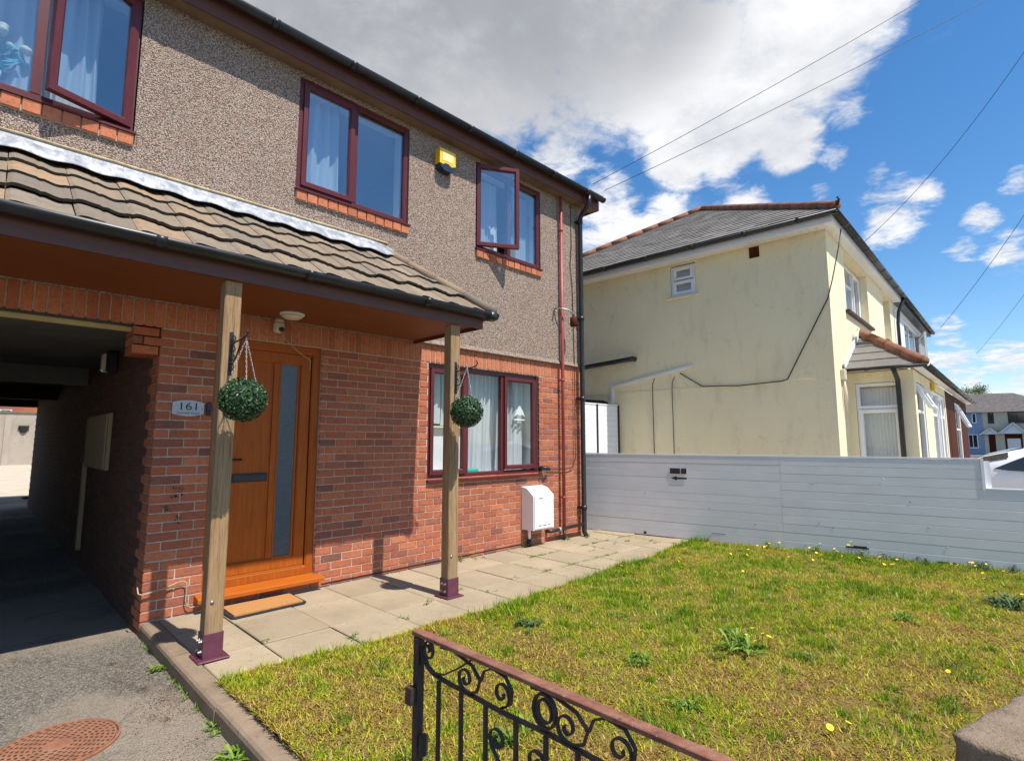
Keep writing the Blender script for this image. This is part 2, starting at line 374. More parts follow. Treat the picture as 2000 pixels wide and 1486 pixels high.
M['oak_flat'] = mk_wood('oak_foil_crosswise', (0.32, 0.078, 0.008), (0.40, 0.10, 0.010), (0.46, 0.125, 0.014), (0.6, 9, 9), 6, 0.45, 0.0006, spec=0.25)
M['soffit'] = mk_wood('soffit_board', (0.135, 0.040, 0.011), (0.185, 0.056, 0.015), (0.22, 0.068, 0.019), (0.5, 7, 7), 4, 0.55, 0.0006)
M['fascia'] = mk_wood('brown_fascia', (0.085, 0.032, 0.022), (0.11, 0.042, 0.028), (0.13, 0.05, 0.034), (0.5, 8, 8), 5, 0.5, 0.0006)
M['eave_soffit'] = plain('eave_soffit_board', (0.17, 0.105, 0.06), 0.7, 0.25, 2.5)
M['pvc'] = mk_wood('rosewood_pvc', (0.072, 0.011, 0.013), (0.098, 0.016, 0.018), (0.120, 0.022, 0.023), (7, 7, 0.7), 6, 0.36, 0.0005)
M['gutter'] = plain('black_pvc', (0.016, 0.017, 0.020), 0.38, 0.35, 9)
M['redpipe'] = plain('red_painted_pipe', (0.34, 0.060, 0.050), 0.45, 0.2, 8, 0.001)
M['white_pvc'] = plain('white_pvc', (0.80, 0.80, 0.80), 0.35, 0.03, 3)
M['white_paint'] = plain('white_paint', (0.78, 0.77, 0.74), 0.55, 0.06, 5)
M['lead'] = None
def mk_lead():
    m = Mat('lead_flashing'); n = m.noise(5, 6, 0.7, stretch=(2.2, 1, 0.6)); n2 = m.noise(40, 4, 0.7, stretch=(1, 1, .4))
    c = m.ramp(n, [(0.30, (0.17, 0.185, 0.21)), (0.46, (0.27, 0.29, 0.32)), (0.58, (0.46, 0.46, 0.46)), (0.72, (0.21, 0.23, 0.265))])
    c = mixc(m.nt, math_n(m.nt, 'MULTIPLY', sstep(m.nt, n2, 0.6, 0.75), 0.5), c, (0.16, 0.165, 0.16))
    m.color(c).rough(0.6).setv(Metallic=0.12); m.bump(n, 0.012, 0.7); return m.m
M['lead'] = mk_lead()
def mk_glass(name, refl, tint=(0.92, 0.96, 0.96), base=0.05):
    m = Mat(name); nt = m.nt; m.nt.nodes.remove(m.b)
    tr = N(nt, 'ShaderNodeBsdfTransparent'); tr.inputs[0].default_value = tint + (1,)
    gl = N(nt, 'ShaderNodeBsdfGlossy'); gl.inputs['Roughness'].default_value = 0.012; gl.inputs[0].default_value = (1, 1, 1, 1)
    wv = m.noise(1.6, 2, 0.4); bp = N(nt, 'ShaderNodeBump'); bp.inputs['Distance'].default_value = 0.004; lk(nt, wv, bp.inputs['Height']); lk(nt, bp.outputs[0], gl.inputs['Normal'])
    ge = N(nt, 'ShaderNodeNewGeometry'); dt = N(nt, 'ShaderNodeVectorMath', operation='DOT_PRODUCT'); lk(nt, ge.outputs['Incoming'], dt.inputs[0]); lk(nt, ge.outputs['Normal'], dt.inputs[1])
    k = math_n(nt, 'POWER', math_n(nt, 'SUBTRACT', 1.0, math_n(nt, 'ABSOLUTE', dt.outputs['Value']), clamp=True), 5.0)
    f = math_n(nt, 'MULTIPLY_ADD', k, refl, base, clamp=True)      # Schlick, the same from both sides of the pane
    mx = N(nt, 'ShaderNodeMixShader'); lk(nt, f, mx.inputs[0]); lk(nt, tr.outputs[0], mx.inputs[1]); lk(nt, gl.outputs[0], mx.inputs[2]); lk(nt, mx.outputs[0], m.out.inputs[0])
    return m.m
M['glass'] = mk_glass('window_glass', 0.9, (0.95, 0.97, 0.97), 0.035)
M['glass_up'] = mk_glass('reflective_glass', 1.0, (0.86, 0.92, 0.95), 0.17)
M['glass_dark'] = plain('dark_car_glass', (0.012, 0.018, 0.02), 0.06, 0.2, 3, spec=0.8)
M['glass_obs'] = plain('obscured_glass', (0.045, 0.07, 0.10), 0.22, 0.2, 40, 0.002, spec=0.6)
def mk_cloth(name, c, tr=0.35):
    m = Mat(name); nt = m.nt; n = m.noise(60, 3, 0.6); cc = m.ramp(n, [(0.3, tuple(x * .94 for x in c)), (0.7, c)]); m.color(cc).rough(0.9)
    t = N(nt, 'ShaderNodeBsdfTranslucent'); t.inputs[0].default_value = c + (1,); mx = N(nt, 'ShaderNodeMixShader'); mx.inputs[0].default_value = tr
    lk(nt, m.b.outputs[0], mx.inputs[1]); lk(nt, t.outputs[0], mx.inputs[2]); lk(nt, mx.outputs[0], m.out.inputs[0]); return m.m
M['curtain'] = mk_cloth('white_net_curtain', (0.80, 0.81, 0.83))
M['drape'] = mk_cloth('pale_curtain', (0.62, 0.66, 0.72), 0.2)
def mk_leaf(name, cols, tr=0.25, rough=0.5):
    m = Mat(name); nt = m.nt; at = N(nt, 'ShaderNodeAttribute', attribute_name='rnd'); c = m.ramp(at.outputs['Fac'], cols); m.color(c).rough(rough).setv(**{'Specular IOR Level': 0.35})
    t = N(nt, 'ShaderNodeBsdfTranslucent'); lk(nt, c, t.inputs[0]); mx = N(nt, 'ShaderNodeMixShader'); mx.inputs[0].default_value = tr
    lk(nt, m.b.outputs[0], mx.inputs[1]); lk(nt, t.outputs[0], mx.inputs[2]); lk(nt, mx.outputs[0], m.out.inputs[0]); return m.m
M['box_leaf'] = mk_leaf('box_leaf', [(0, (0.016, 0.045, 0.018)), (0.5, (0.035, 0.085, 0.030)), (0.85, (0.075, 0.15, 0.05)), (1, (0.12, 0.21, 0.09))], 0.12, 0.38)
M['weed'] = mk_leaf('weed_leaf', [(0, (0.07, 0.14, 0.014)), (0.5, (0.14, 0.25, 0.022)), (1, (0.27, 0.37, 0.05))])
M['weed_dark'] = mk_leaf('dark_weed_leaf', [(0, (0.03, 0.075, 0.025)), (0.6, (0.06, 0.125, 0.04)), (1, (0.11, 0.2, 0.07))])
M['tree_leaf'] = mk_leaf('tree_leaf', [(0, (0.03, 0.06, 0.015)), (0.6, (0.07, 0.12, 0.03)), (1, (0.13, 0.19, 0.04))])
def mk_petal():
    m = Mat('yellow_petal'); m.color((0.85, 0.62, 0.01)).rough(0.6); return m.m
M['petal'] = mk_petal()
M['steel_purple'] = plain('maroon_painted_steel', (0.115, 0.030, 0.052), 0.45, 0.25, 14, 0.001)
M['bolt'] = plain('galvanised_bolt', (0.35, 0.34, 0.33), 0.4, 0.25, 30, metal=0.8)
M['iron'] = plain('black_wrought_iron', (0.022, 0.018, 0.017), 0.5, 0.4, 30, 0.001)
def mk_rust():
    m = Mat('rusty_painted_iron'); n = m.noise(16, 6, 0.7); n2 = m.noise(70, 4, 0.7)
    c = m.ramp(n, [(0.3, (0.12, 0.045, 0.028)), (0.5, (0.22, 0.085, 0.052)), (0.68, (0.29, 0.14, 0.09))]); c = mixc(m.nt, math_n(m.nt, 'MULTIPLY', sstep(m.nt, n2, 0.60, 0.72), 0.7), c, (0.40, 0.31, 0.24)); n3 = m.noise(38, 5, 0.75); c = mixc(m.nt, math_n(m.nt, 'MULTIPLY', sstep(m.nt, n3, 0.58, 0.7), 0.8), c, (0.045, 0.028, 0.022))
    m.color(c).rough(0.8); m.bump(n2, 0.002); return m.m
M['rust'] = mk_rust()
def mk_iron2():
    m = Mat('wrought_iron_rusting'); n = m.noise(13, 6, 0.7); g = N(m.nt, 'ShaderNodeNewGeometry'); 
    c = m.ramp(n, [(0.46, (0.022, 0.018, 0.017)), (0.60, (0.05, 0.028, 0.02)), (0.72, (0.15, 0.06, 0.035))]); m.color(c).rough(0.6); m.bump(m.noise(90, 4), 0.001); return m.m
M['iron2'] = mk_iron2()
def mk_manhole():
    m = Mat('rusty_cast_iron'); n = m.noise(14, 6, 0.7); n2 = m.noise(90, 4, 0.7)
    c = m.ramp(n, [(0.3, (0.19, 0.075, 0.038)), (0.5, (0.28, 0.115, 0.058)), (0.7, (0.30, 0.165, 0.105))]); c = mixc(m.nt, math_n(m.nt, 'MULTIPLY', sstep(m.nt, n2, 0.58, 0.72), 0.5), c, (0.33, 0.26, 0.2))
    m.color(c).rough(0.8); m.bump(n2, 0.002); return m.m
M['manhole'] = mk_manhole()
M['hole'] = plain('recess_dirt', (0.05, 0.03, 0.02), 0.95, 0.3, 40)
def mk_asphalt():
    m = Mat('worn_asphalt'); big = m.noise(0.9, 5, 0.6); mid = m.noise(7, 5, 0.65); ag = m.voro(120, 'Color'); se = N(m.nt, 'ShaderNodeSeparateColor'); lk(m.nt, ag, se.inputs[0])
    c = m.ramp(se.outputs[0], [(0.0, (0.080, 0.069, 0.056)), (0.35, (0.160, 0.139, 0.111)), (0.62, (0.224, 0.199, 0.163)), (0.88, (0.320, 0.289, 0.244)), (1.0, (0.096, 0.078, 0.063))])
    c = mixc(m.nt, math_n(m.nt, 'MULTIPLY', sstep(m.nt, big, 0.42, 0.58), 0.85), c, (0.320, 0.261, 0.196))
    c = mixc(m.nt, math_n(m.nt, 'MULTIPLY', sstep(m.nt, mid, 0.56, 0.74), 0.45), c, (0.104, 0.082, 0.063))
    ck = m.voro(0.55, 'Distance', 'DISTANCE_TO_EDGE'); wob = m.noise(9, 4); ckf = sstep(m.nt, math_n(m.nt, 'SUBTRACT', 0.010, math_n(m.nt, 'ADD', ck, math_n(m.nt, 'MULTIPLY_ADD', wob, 0.10, -0.05))), 0.0, 0.012); c = mixc(m.nt, math_n(m.nt, 'MULTIPLY', ckf, 0.32), c, (0.080, 0.066, 0.048))
    m.color(c).rough(0.9).setv(**{'Specular IOR Level': 0.25}); m.bump(math_n(m.nt, 'ADD', m.voro(120), math_n(m.nt, 'MULTIPLY', mid, 0.6)), 0.010, 1.0); return m.m
M['asphalt'] = mk_asphalt()
def mk_conc(name, a, b, dark, s=1.0, sc_=2.2, bump=0.004):
    m = Mat(name); r = m.rnd(); n = m.noise(sc_, 6, 0.65); n2 = m.noise(26, 5, 0.7); sp = m.noise(130, 3, 0.7)
    c = m.ramp(n, [(0.3, a), (0.68, b)]); c = mixc(m.nt, math_n(m.nt, 'MULTIPLY', r, 0.28), c, dark)
    c = mixc(m.nt, math_n(m.nt, 'MULTIPLY', sstep(m.nt, n2, 0.54, 0.72), 0.5 * s), c, dark); c = mixc(m.nt, math_n(m.nt, 'MULTIPLY', sstep(m.nt, sp, 0.58, 0.7), 0.35 * s), c, tuple(x * 0.6 for x in dark))
    m.color(c).rough(0.92).setv(**{'Specular IOR Level': 0.2}); m.bump(math_n(m.nt, 'ADD', n2, math_n(m.nt, 'MULTIPLY', sp, 0.5)), bump, 0.7); return m.m
M['slab'] = mk_conc('paving_concrete', (0.311, 0.245, 0.163), (0.434, 0.347, 0.233), (0.205, 0.164, 0.114), 1.15, 1.6)
M['kerb'] = mk_conc('kerb_concrete', (0.230, 0.168, 0.115), (0.331, 0.244, 0.167), (0.147, 0.105, 0.074), 1.2, 4)
M['stone'] = mk_conc('weathered_stone', (0.207, 0.153, 0.106), (0.310, 0.235, 0.167), (0.074, 0.055, 0.039), 1.5, 7, 0.012)
M['joint'] = plain('joint_soil', (0.12, 0.10, 0.07), 0.95, 0.3, 30, 0.004)
def mk_soil():
    m = Mat('dry_lawn_soil'); n = m.noise(5, 6, 0.7); n2 = m.noise(60, 4, 0.7)
    c = m.ramp(n, [(0.3, (0.15, 0.09, 0.035)), (0.5, (0.20, 0.135, 0.04)), (0.7, (0.15, 0.15, 0.025))]); c = mixc(m.nt, math_n(m.nt, 'MULTIPLY', sstep(m.nt, n2, 0.5, 0.7), 0.6), c, (0.28, 0.19, 0.085))
    m.color(c).rough(0.95); m.setv(**{'Specular IOR Level': 0.1}); m.bump(n2, 0.01); return m.m
M['soil'] = mk_soil()
def mk_grass():
    m = Mat('grass_blade'); nt = m.nt; at = N(nt, 'ShaderNodeAttribute', attribute_name='tint'); m.color(at.outputs['Color']).rough(0.8).setv(**{'Specular IOR Level': 0.08})
    t = N(nt, 'ShaderNodeBsdfTranslucent'); lk(nt, at.outputs['Color'], t.inputs[0]); mx = N(nt, 'ShaderNodeMixShader'); mx.inputs[0].default_value = 0.3
    lk(nt, m.b.outputs[0], mx.inputs[1]); lk(nt, t.outputs[0], mx.inputs[2]); lk(nt, mx.outputs[0], m.out.inputs[0]); return m.m
M['grass'] = mk_grass()
def mk_fence():
    m = Mat('grey_white_plastic_board'); n = m.noise(2.0, 5, 0.6); n2 = m.noise(5, 5, 0.7, stretch=(1, 1, 5)); r = m.rnd()
    c = m.ramp(n, [(0.3, (0.67, 0.665, 0.67)), (0.7, (0.75, 0.745, 0.745))]); c = mixc(m.nt, math_n(m.nt, 'MULTIPLY', r, 0.12), c, (0.50, 0.50, 0.53))
    c = mixc(m.nt, math_n(m.nt, 'MULTIPLY', sstep(m.nt, n2, 0.6, 0.8), 0.25), c, (0.46, 0.45, 0.43)); m.color(c).rough(0.45); return m.m
M['fence'] = mk_fence()
def mk_render(name, a, b, dirt, bump=0.004, bs=45):
    m = Mat(name); n = m.noise(1.1, 6, 0.6); n2 = m.noise(bs, 4, 0.65); st = m.noise(3.2, 5, 0.65, stretch=(1, 1, 0.35)); sp = m.noise(16, 5, 0.75)
    c = m.ramp(n, [(0.3, a), (0.7, b)]); c = mixc(m.nt, math_n(m.nt, 'MULTIPLY', sstep(m.nt, st, 0.5, 0.75), 0.35), c, dirt)
    c = mixc(m.nt, math_n(m.nt, 'MULTIPLY', sstep(m.nt, sp, 0.68, 0.78), 0.4), c, tuple(x * 0.6 for x in dirt))
    cr = m.voro(0.9, 'Distance', 'DISTANCE_TO_EDGE'); wb = m.noise(5, 5, 0.7); cf = sstep(m.nt, math_n(m.nt, 'SUBTRACT', 0.004, math_n(m.nt, 'ADD', cr, math_n(m.nt, 'MULTIPLY_ADD', wb, 0.16, -0.075))), 0.0, 0.006); c = mixc(m.nt, math_n(m.nt, 'MULTIPLY', cf, 0.14), c, tuple(x * 0.55 for x in dirt))
    pa = m.noise(0.55, 3, 0.5); fl = m.noise(70, 4, 0.8); c = mixc(m.nt, math_n(m.nt, 'MULTIPLY', math_n(m.nt, 'MULTIPLY', sstep(m.nt, pa, 0.54, 0.66), sstep(m.nt, fl, 0.56, 0.66)), 0.6), c, tuple(x * 0.6 for x in dirt))
    m.color(c).rough(0.88).setv(**{'Specular IOR Level': 0.25}); m.bump(n2, bump, 0.9); return m.m
M['yellow'] = mk_render('yellow_painted_render', (0.83, 0.715, 0.46), (0.88, 0.775, 0.52), (0.54, 0.45, 0.29), 0.008, 38)
M['white_render'] = mk_render('white_painted_render', (0.70, 0.70, 0.70), (0.78, 0.78, 0.77), (0.5, 0.5, 0.48))
M['grey_render'] = mk_render('grey_roughcast', (0.36, 0.31, 0.25), (0.44, 0.38, 0.32), (0.2, 0.17, 0.13), 0.01, 60)
M['cream_render'] = mk_render('cream_roughcast', (0.55, 0.49, 0.36), (0.62, 0.56, 0.43), (0.4, 0.36, 0.27))
M['blue_render'] = mk_render('blue_painted_render', (0.25, 0.31, 0.43), (0.29, 0.36, 0.49), (0.15, 0.2, 0.34))
def mk_slate():
    m = Mat('grey_slate'); r = m.rnd(); n = m.noise(8, 5, 0.65)
    c = m.ramp(r, [(0.0, (0.15, 0.135, 0.12)), (0.4, (0.215, 0.195, 0.17)), (0.7, (0.175, 0.16, 0.14)), (1.0, (0.26, 0.23, 0.20))]); c = mixc(m.nt, math_n(m.nt, 'MULTIPLY', sstep(m.nt, n, 0.5, 0.7), 0.4), c, (0.25, 0.23, 0.2))
    m.color(c).rough(0.6); m.bump(n, 0.002); return m.m
M['slate'] = mk_slate()
M['ridge'] = plain('terracotta_ridge', (0.24, 0.098, 0.055), 0.85, 0.3, 12, 0.003)
M['grey_tile'] = plain('grey_roof_tiles', (0.11, 0.095, 0.09), 0.85, 0.3, 3, 0.01, bs=14)
M['brown_wood'] = plain('brown_stained_timber', (0.075, 0.018, 0.008), 0.75, 0.25, 8, spec=0.12)
M['brown_dark'] = plain('dark_brown_frame', (0.055, 0.022, 0.018), 0.55, 0.2, 8)
M['dark'] = plain('dark_interior', (0.03, 0.03, 0.032), 0.9, 0.2, 2)
M['room'] = plain('room_plaster', (0.42, 0.40, 0.37), 0.9, 0.06, 2)
M['black'] = plain('black_plastic', (0.014, 0.015, 0.022), 0.4, 0.3, 15)
M['letter'] = plain('dark_navy_metal', (0.012, 0.016, 0.03), 0.35, 0.3, 15)
M['handle'] = plain('dark_handle', (0.05, 0.045, 0.04), 0.3, 0.2, 15, metal=0.7)
M['plaque'] = plain('brushed_grey_plate', (0.42, 0.44, 0.48), 0.45, 0.08, 20, metal=0.25)
M['ink'] = plain('black_print', (0.01, 0.01, 0.015), 0.5, 0.1, 5)
M['ink_grey'] = plain('grey_print', (0.09, 0.10, 0.12), 0.5, 0.1, 5)
M['alarm_y'] = plain('yellow_alarm_plastic', (0.80, 0.52, 0.02), 0.28, 0.05, 5)
M['alarm_b'] = plain('navy_alarm_plastic', (0.018, 0.026, 0.045), 0.35, 0.2, 5)
M['cream_pl'] = plain('cream_plastic', (0.62, 0.57, 0.44), 0.4, 0.05, 8)
M['lamp_glass'] = plain('opal_lamp_glass', (0.66, 0.60, 0.46), 0.3, 0.05, 8)
M['cable'] = plain('black_cable', (0.015, 0.015, 0.016), 0.5, 0.2, 10)
M['cable_w'] = plain('weathered_white_cable', (0.36, 0.32, 0.25), 0.6, 0.2, 20)
def mk_mat():
    m = Mat('coir'); n = m.noise(120, 4, 0.7, stretch=(1, 1.8, 1)); m.color(m.ramp(n, [(0.3, (0.36, 0.155, 0.045)), (0.5, (0.52, 0.245, 0.075)), (0.7, (0.64, 0.34, 0.12))])).rough(0.95); m.bump(n, 0.008); return m.m
M['coir'] = mk_mat()
M['rubber'] = plain('black_rubber', (0.02, 0.022, 0.028), 0.7, 0.2, 20)
M['chain'] = plain('chain_steel', (0.50, 0.46, 0.42), 0.4, 0.2, 40, metal=0.6)
M['ply'] = mk_wood('plywood', (0.27, 0.20, 0.12), (0.34, 0.25, 0.15), (0.4, 0.3, 0.18), (8, 8, 0.6), 5, 0.8, 0.001)
M['car_white'] = plain('white_car_paint', (0.74, 0.74, 0.76), 0.18, 0.02, 2, spec=0.7)
M['car_silver'] = plain('silver_car_paint', (0.55, 0.57, 0.60), 0.2, 0.03, 2, spec=0.7)
M['tyre'] = plain('tyre', (0.02, 0.02, 0.021), 0.8, 0.2, 20)
M['rim'] = plain('alloy', (0.45, 0.45, 0.46), 0.3, 0.1, 10, metal=0.7)
M['tail'] = plain('red_lens', (0.72, 0.012, 0.02), 0.5, 0.1, 10, spec=0.15)
M['bark'] = plain('bark', (0.10, 0.075, 0.05), 0.95, 0.3, 10, 0.01)
M['ground'] = plain('street_asphalt', (0.10, 0.098, 0.095), 0.9, 0.2, 0.5)
M['gravel'] = mk_conc('yard_concrete', (0.46, 0.39, 0.29), (0.56, 0.48, 0.37), (0.34, 0.29, 0.22))
M['teal'] = plain('turquoise_plastic', (0.03, 0.42, 0.34), 0.4, 0.05, 6)
M['flower_white'] = plain('cream_petals', (0.78, 0.72, 0.55), 0.7, 0.1, 30)
M['flower_blue'] = plain('turquoise_leaves', (0.10, 0.40, 0.46), 0.6, 0.25, 30)
# ================================================================== the setting
FX = lambda y: 7.11 + 0.17 * (5.47 - y)            # line of the plastic fence
def lawn_edge(x): return 3.50 + 0.06 * math.sin(x * 1.3 + 0.4) + (0.24 * min(1, max(0, (x - 6.0) / 1.2))) + 0.02 * math.sin(x * 5.1)
g = MB(); g.add([(-300, -300, -0.16), (300, -300, -0.16), (300, 300, -0.16), (-300, 300, -0.16)], [(0, 1, 2, 3)]); g.build('ground', M['ground'], kind='structure')
# driveway: a gently uneven sheet running through the passage
def sheet(name, x0, x1, y0, y1, nx, ny, zf, mat):
    v = []; f = []
    for j in range(ny + 1):
        for i in range(nx + 1):
            x = x0 + (x1 - x0) * i / nx; y = y0 + (y1 - y0) * j / ny; v.append((x, y, zf(x, y)))
    for j in range(ny):
        for i in range(nx): a = j * (nx + 1) + i; f.append((a, a + 1, a + nx + 2, a + nx + 1))
    m = MB(); m.add(v, f, True); return m.build(name, mat, kind='structure')
sheet('driveway', -6, 1.06, -3, 20, 60, 160, lambda x, y: -0.1 + 0.006 * mnoise.noise(Vector((x * 1.1, y * 1.1, 0))), M['asphalt'])
sheet('rear_yard', -14, 12, 20, 35, 20, 20, lambda x, y: -0.1 + 0.42 * (y - 20) / 14, M['gravel'])
sheet('neighbour_drive', 7.3, 40, -8, 12, 10, 10, lambda x, y: -0.03, M['gravel'])
sheet('road', 30, 80, -40, 30, 8, 8, lambda x, y: -0.11, M['ground'])
# kerb
kerb = MB().box((1.045, -1.4, -0.16), (1.135, 5.09, -0.03)).build('kerb', M['joint'], kind='structure')
kp = [(1.03, -0.17), (1.03, -0.028), (1.036, -0.01), (1.05, 0.0), (1.14, 0.004), (1.14, -0.17)]
for k in range(8):
    y1 = 5.10 - k * 0.915; y0 = y1 - 0.908; o = random.uniform(-.004, .004); m = MB()
    m.prism([(x + o, z + o * .7) for x, z in kp], 1, y0, y1); m.build('kerb_stone', M['kerb'], kerb)
# path of concrete slabs
pth = MB().box((1.14, 3.3, -0.15), (7.6, 5.12, -0.022)).build('path', M['joint'], kind='structure')
xs = [1.146] + [1.55 + 0.493 * i for i in range(13)]
rows = [(4.605, 5.112), (4.007, 4.595), (3.42, 3.997)]
for j, (ya, yb) in enumerate(rows):
    for i in range(len(xs) - 1):
        a, b = xs[i] + 0.004, xs[i + 1] - 0.004
        if j == 0 and a > 6.2: ya_, yb_ = ya, 5.2
        else: ya_, yb_ = ya, yb
        if b > FX((ya_ + yb_) / 2) + 0.3: continue
        m = MB(); zt = 0.002 + random.uniform(-.006, .005); m.box((a, ya_, -0.05), (b, yb_, zt), 0.006)
        o = m.build('paving_slab', M['slab'], pth)
for i in range(3):
    m = MB(); m.box((6.72 + i * .5, 5.22, -0.05), (7.2 + i * .5, 5.9, 0.0), 0.006)
    if 6.72 + i * .5 < 7.1: m.build('paving_slab', M['slab'], pth)
# lawn soil
v = []; f = []; NX, NY = 70, 60
def lawn_z(x, y): return 0.012 + 0.022 * mnoise.noise(Vector((x * .9, y * .9, 3))) + 0.012 * mnoise.noise(Vector((x * 4, y * 4, 7)))
for j in range(NY + 1):
    for i in range(NX + 1):
        s = i / NX; t = j / NY
        y = -1.4 + (lawn_edge(1.14 + s * 6.2) + 1.4) * t; x = 1.142 + (FX(y) + 0.05 - 1.142) * s
        edge = min(1, (1 - t) * 14)
        v.append((x, y, lawn_z(x, y) * edge + 0.006))
for j in range(NY):
    for i in range(NX): a = j * (NX + 1) + i; f.append((a, a + 1, a + NX + 2, a + NX + 1))
MB().add(v, f, True).build('lawn', M['soil'], kind='structure')
# ================================================================== the house
YF = 5.12                                            # brick face
XR = 6.68                                            # right corner
house = thing('terraced_house', 'brick and pebbledash house with maroon windows, orange door and covered passage', 'house', (3.5, YF, 0))
def wall_panels(m, x0, x1, z0, z1, y0, y1, ops):
    """solid wall y0..y1 with rectangular openings (xa, xb, za, zb): butted blocks."""
    xs_ = sorted({x0, x1} | {min(max(o[k], x0), x1) for o in ops for k in (0, 1)})
    for a, b in zip(xs_, xs_[1:]):
        if b - a < 1e-6: continue
        cuts = sorted((max(o[2], z0), min(o[3], z1)) for o in ops if o[0] < (a + b) / 2 < o[1]); z = z0
        for c, d in cuts:
            if c > z + 1e-6: m.box((a, y0, z), (b, y1, c))
            z = max(z, d)
        if z1 > z + 1e-6: m.box((a, y0, z), (b, y1, z1))
DOOR = (1.45, 2.43, 0.12, 2.33); GWIN = (3.735, 5.665, 0.961, 2.325)
gops = [(DOOR[0], DOOR[1], 0.10, 2.33), GWIN]
m = MB(); wall_panels(m, 1.04, XR - .006, -0.15, 2.54, YF + 0.007, YF + 0.28, gops)
m.box((-2.4, YF + 0.007, 2.345), (1.04, YF + 0.2, 2.54))
gw = m.build('ground_floor_wall', M['mortar'], house)
# one brick, chamfered arrises, shared by all
BL, BH, BD = 0.215, 0.065, 0.03
bm_ = MB().box((-BL / 2, 0, -BH / 2), (BL / 2, BD, BH / 2), 0.0035).build('brick', M['brick'])
brick_me = bm_.data; bpy.data.objects.remove(bm_)
sm_ = MB().box((-0.0325, 0, -0.1025), (0.0325, BD, 0.1025), 0.0035).build('brick', M['soldier'])
sold_me = sm_.data; bpy.data.objects.remove(sm_)
hd_ = MB().box((-0.0505, 0, -0.05), (0.0505, 0.10, 0.05), 0.004).build('brick', M['soldier'])
head_me = hd_.data; bpy.data.objects.remove(hd_)
lst = []                                             # (distance, centre x, z, length)
for c in range(31):
    zc = 0.0375 + c * 0.075
    ivs = [(1.03, XR)]
    if c >= 28: ivs = [(0.84, XR)]
    for o in gops:
        if o[2] - 0.02 < zc < o[3]:
            ivs = [q for a, b in ivs for q in ((a, min(b, o[0])), (max(a, o[1]), b)) if q[1] - q[0] > 0.03]
    for a, b in ivs:
        x = 1.03 - (0.1125 if c % 2 else 0.0) - 0.225
        while x < b:
            p, q = max(x, a), min(x + BL, b); x += 0.225
            if q - p < 0.03: continue
            if q - p < 0.06 and q > b - 0.001: p -= 0.0
            lst.append((math.hypot((p + q) / 2, YF), (p + q) / 2, zc, q - p))
def seen(x, z):
    fwd = (x + YF) * 0.7071; lat = (x - YF) * 0.7071
    return lat / fwd > -0.98
lst.sort(key=lambda t: t[0] + (0 if seen(t[1], t[2]) else 50))
rest = MB(); rr = []
def brick_at(x, z, L, y=YF, me=None):
    jz, jy = random.uniform(-.0012, .0012), random.uniform(-.0015, .002)
    Mx = Matrix.LocRotScale(Vector((x, y + jy, z + jz)), Matrix.Rotation(random.uniform(-.004, .004), 3, 'Y').to_quaternion(), Vector((L / BL, 1, 1)))
    return inst('brick', me or brick_me, gw, Mx)
NB = 148
for k, (d, x, z, L) in enumerate(lst):
    if k < NB: brick_at(x, z, L)
    else:
        n0 = len(rest.f); jy = random.uniform(-.0015, .002); rest.box((x - L / 2, YF + jy, z - BH / 2), (x + L / 2, YF + BD, z + BH / 2), 0.0035)
        rr += [random.random()] * (len(rest.f) - n0)
rest.build('brickwork', M['brick'], gw, kind='stuff', rnd=rr)
# soldier course across the whole front
x = XR - 0.033
while x > -2.36:
    inst('brick', sold_me, gw, Matrix.Translation((x, YF + random.uniform(-.0015, .002), 2.436))); x -= 0.075
# passage: return face of the pier, side walls, ceiling, beams
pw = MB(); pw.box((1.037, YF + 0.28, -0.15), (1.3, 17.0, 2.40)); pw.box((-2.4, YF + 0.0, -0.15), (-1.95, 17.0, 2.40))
pwall = pw.build('passage_wall', M['shade_dark_mortar'], house)
ret = MB(); rr = []; quo = MB(); rq = []
for c in range(-2, 31):
    zc = 0.0375 + c * 0.075; y = YF - (0.0 if c % 2 else 0.1125)
    while y < 16.9:
        p, q = max(y, YF + 0.0), min(y + BL, 17.0); y += 0.225
        if q - p < 0.03: continue
        if p < YF + 0.01: p = YF + BD + 0.002 if c >= 0 else YF
        tgt, rl = (quo, rq) if p < YF + .16 else (ret, rr)
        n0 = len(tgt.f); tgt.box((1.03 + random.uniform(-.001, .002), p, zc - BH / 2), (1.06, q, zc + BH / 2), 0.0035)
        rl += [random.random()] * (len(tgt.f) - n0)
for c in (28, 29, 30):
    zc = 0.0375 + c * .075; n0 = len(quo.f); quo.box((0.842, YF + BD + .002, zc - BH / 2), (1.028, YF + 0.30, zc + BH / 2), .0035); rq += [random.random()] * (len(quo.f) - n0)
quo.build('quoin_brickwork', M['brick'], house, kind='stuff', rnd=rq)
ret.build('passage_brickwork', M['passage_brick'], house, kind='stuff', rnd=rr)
m = MB(); m.box((-2.4, YF + 0.28, 2.36), (1.04, 17.0, 2.54)); m.build('passage_ceiling', M['shade_dark_ceiling'], house)
m = MB(); m.box((-2.4, 5.128, 2.322), (0.86, 5.20, 2.343)); m.build('lintel', M['black'], house)
m = MB(); m.box((-2.4, 5.205, 2.285), (0.86, 5.245, 2.34)); m.build('ceiling_batten', plain('cream_painted_batten', (0.50, 0.37, 0.16), 0.7, 0.15), house)
for yb in (9.0, 12.6, 16.9):
    MB().box((-1.95, yb, 2.14 if yb < 16 else 2.2), (1.03, yb + 0.16, 2.36)).build('passage_beam', M['shade_dark_ceiling'] if yb < 12 else M['brown_wood'], house)
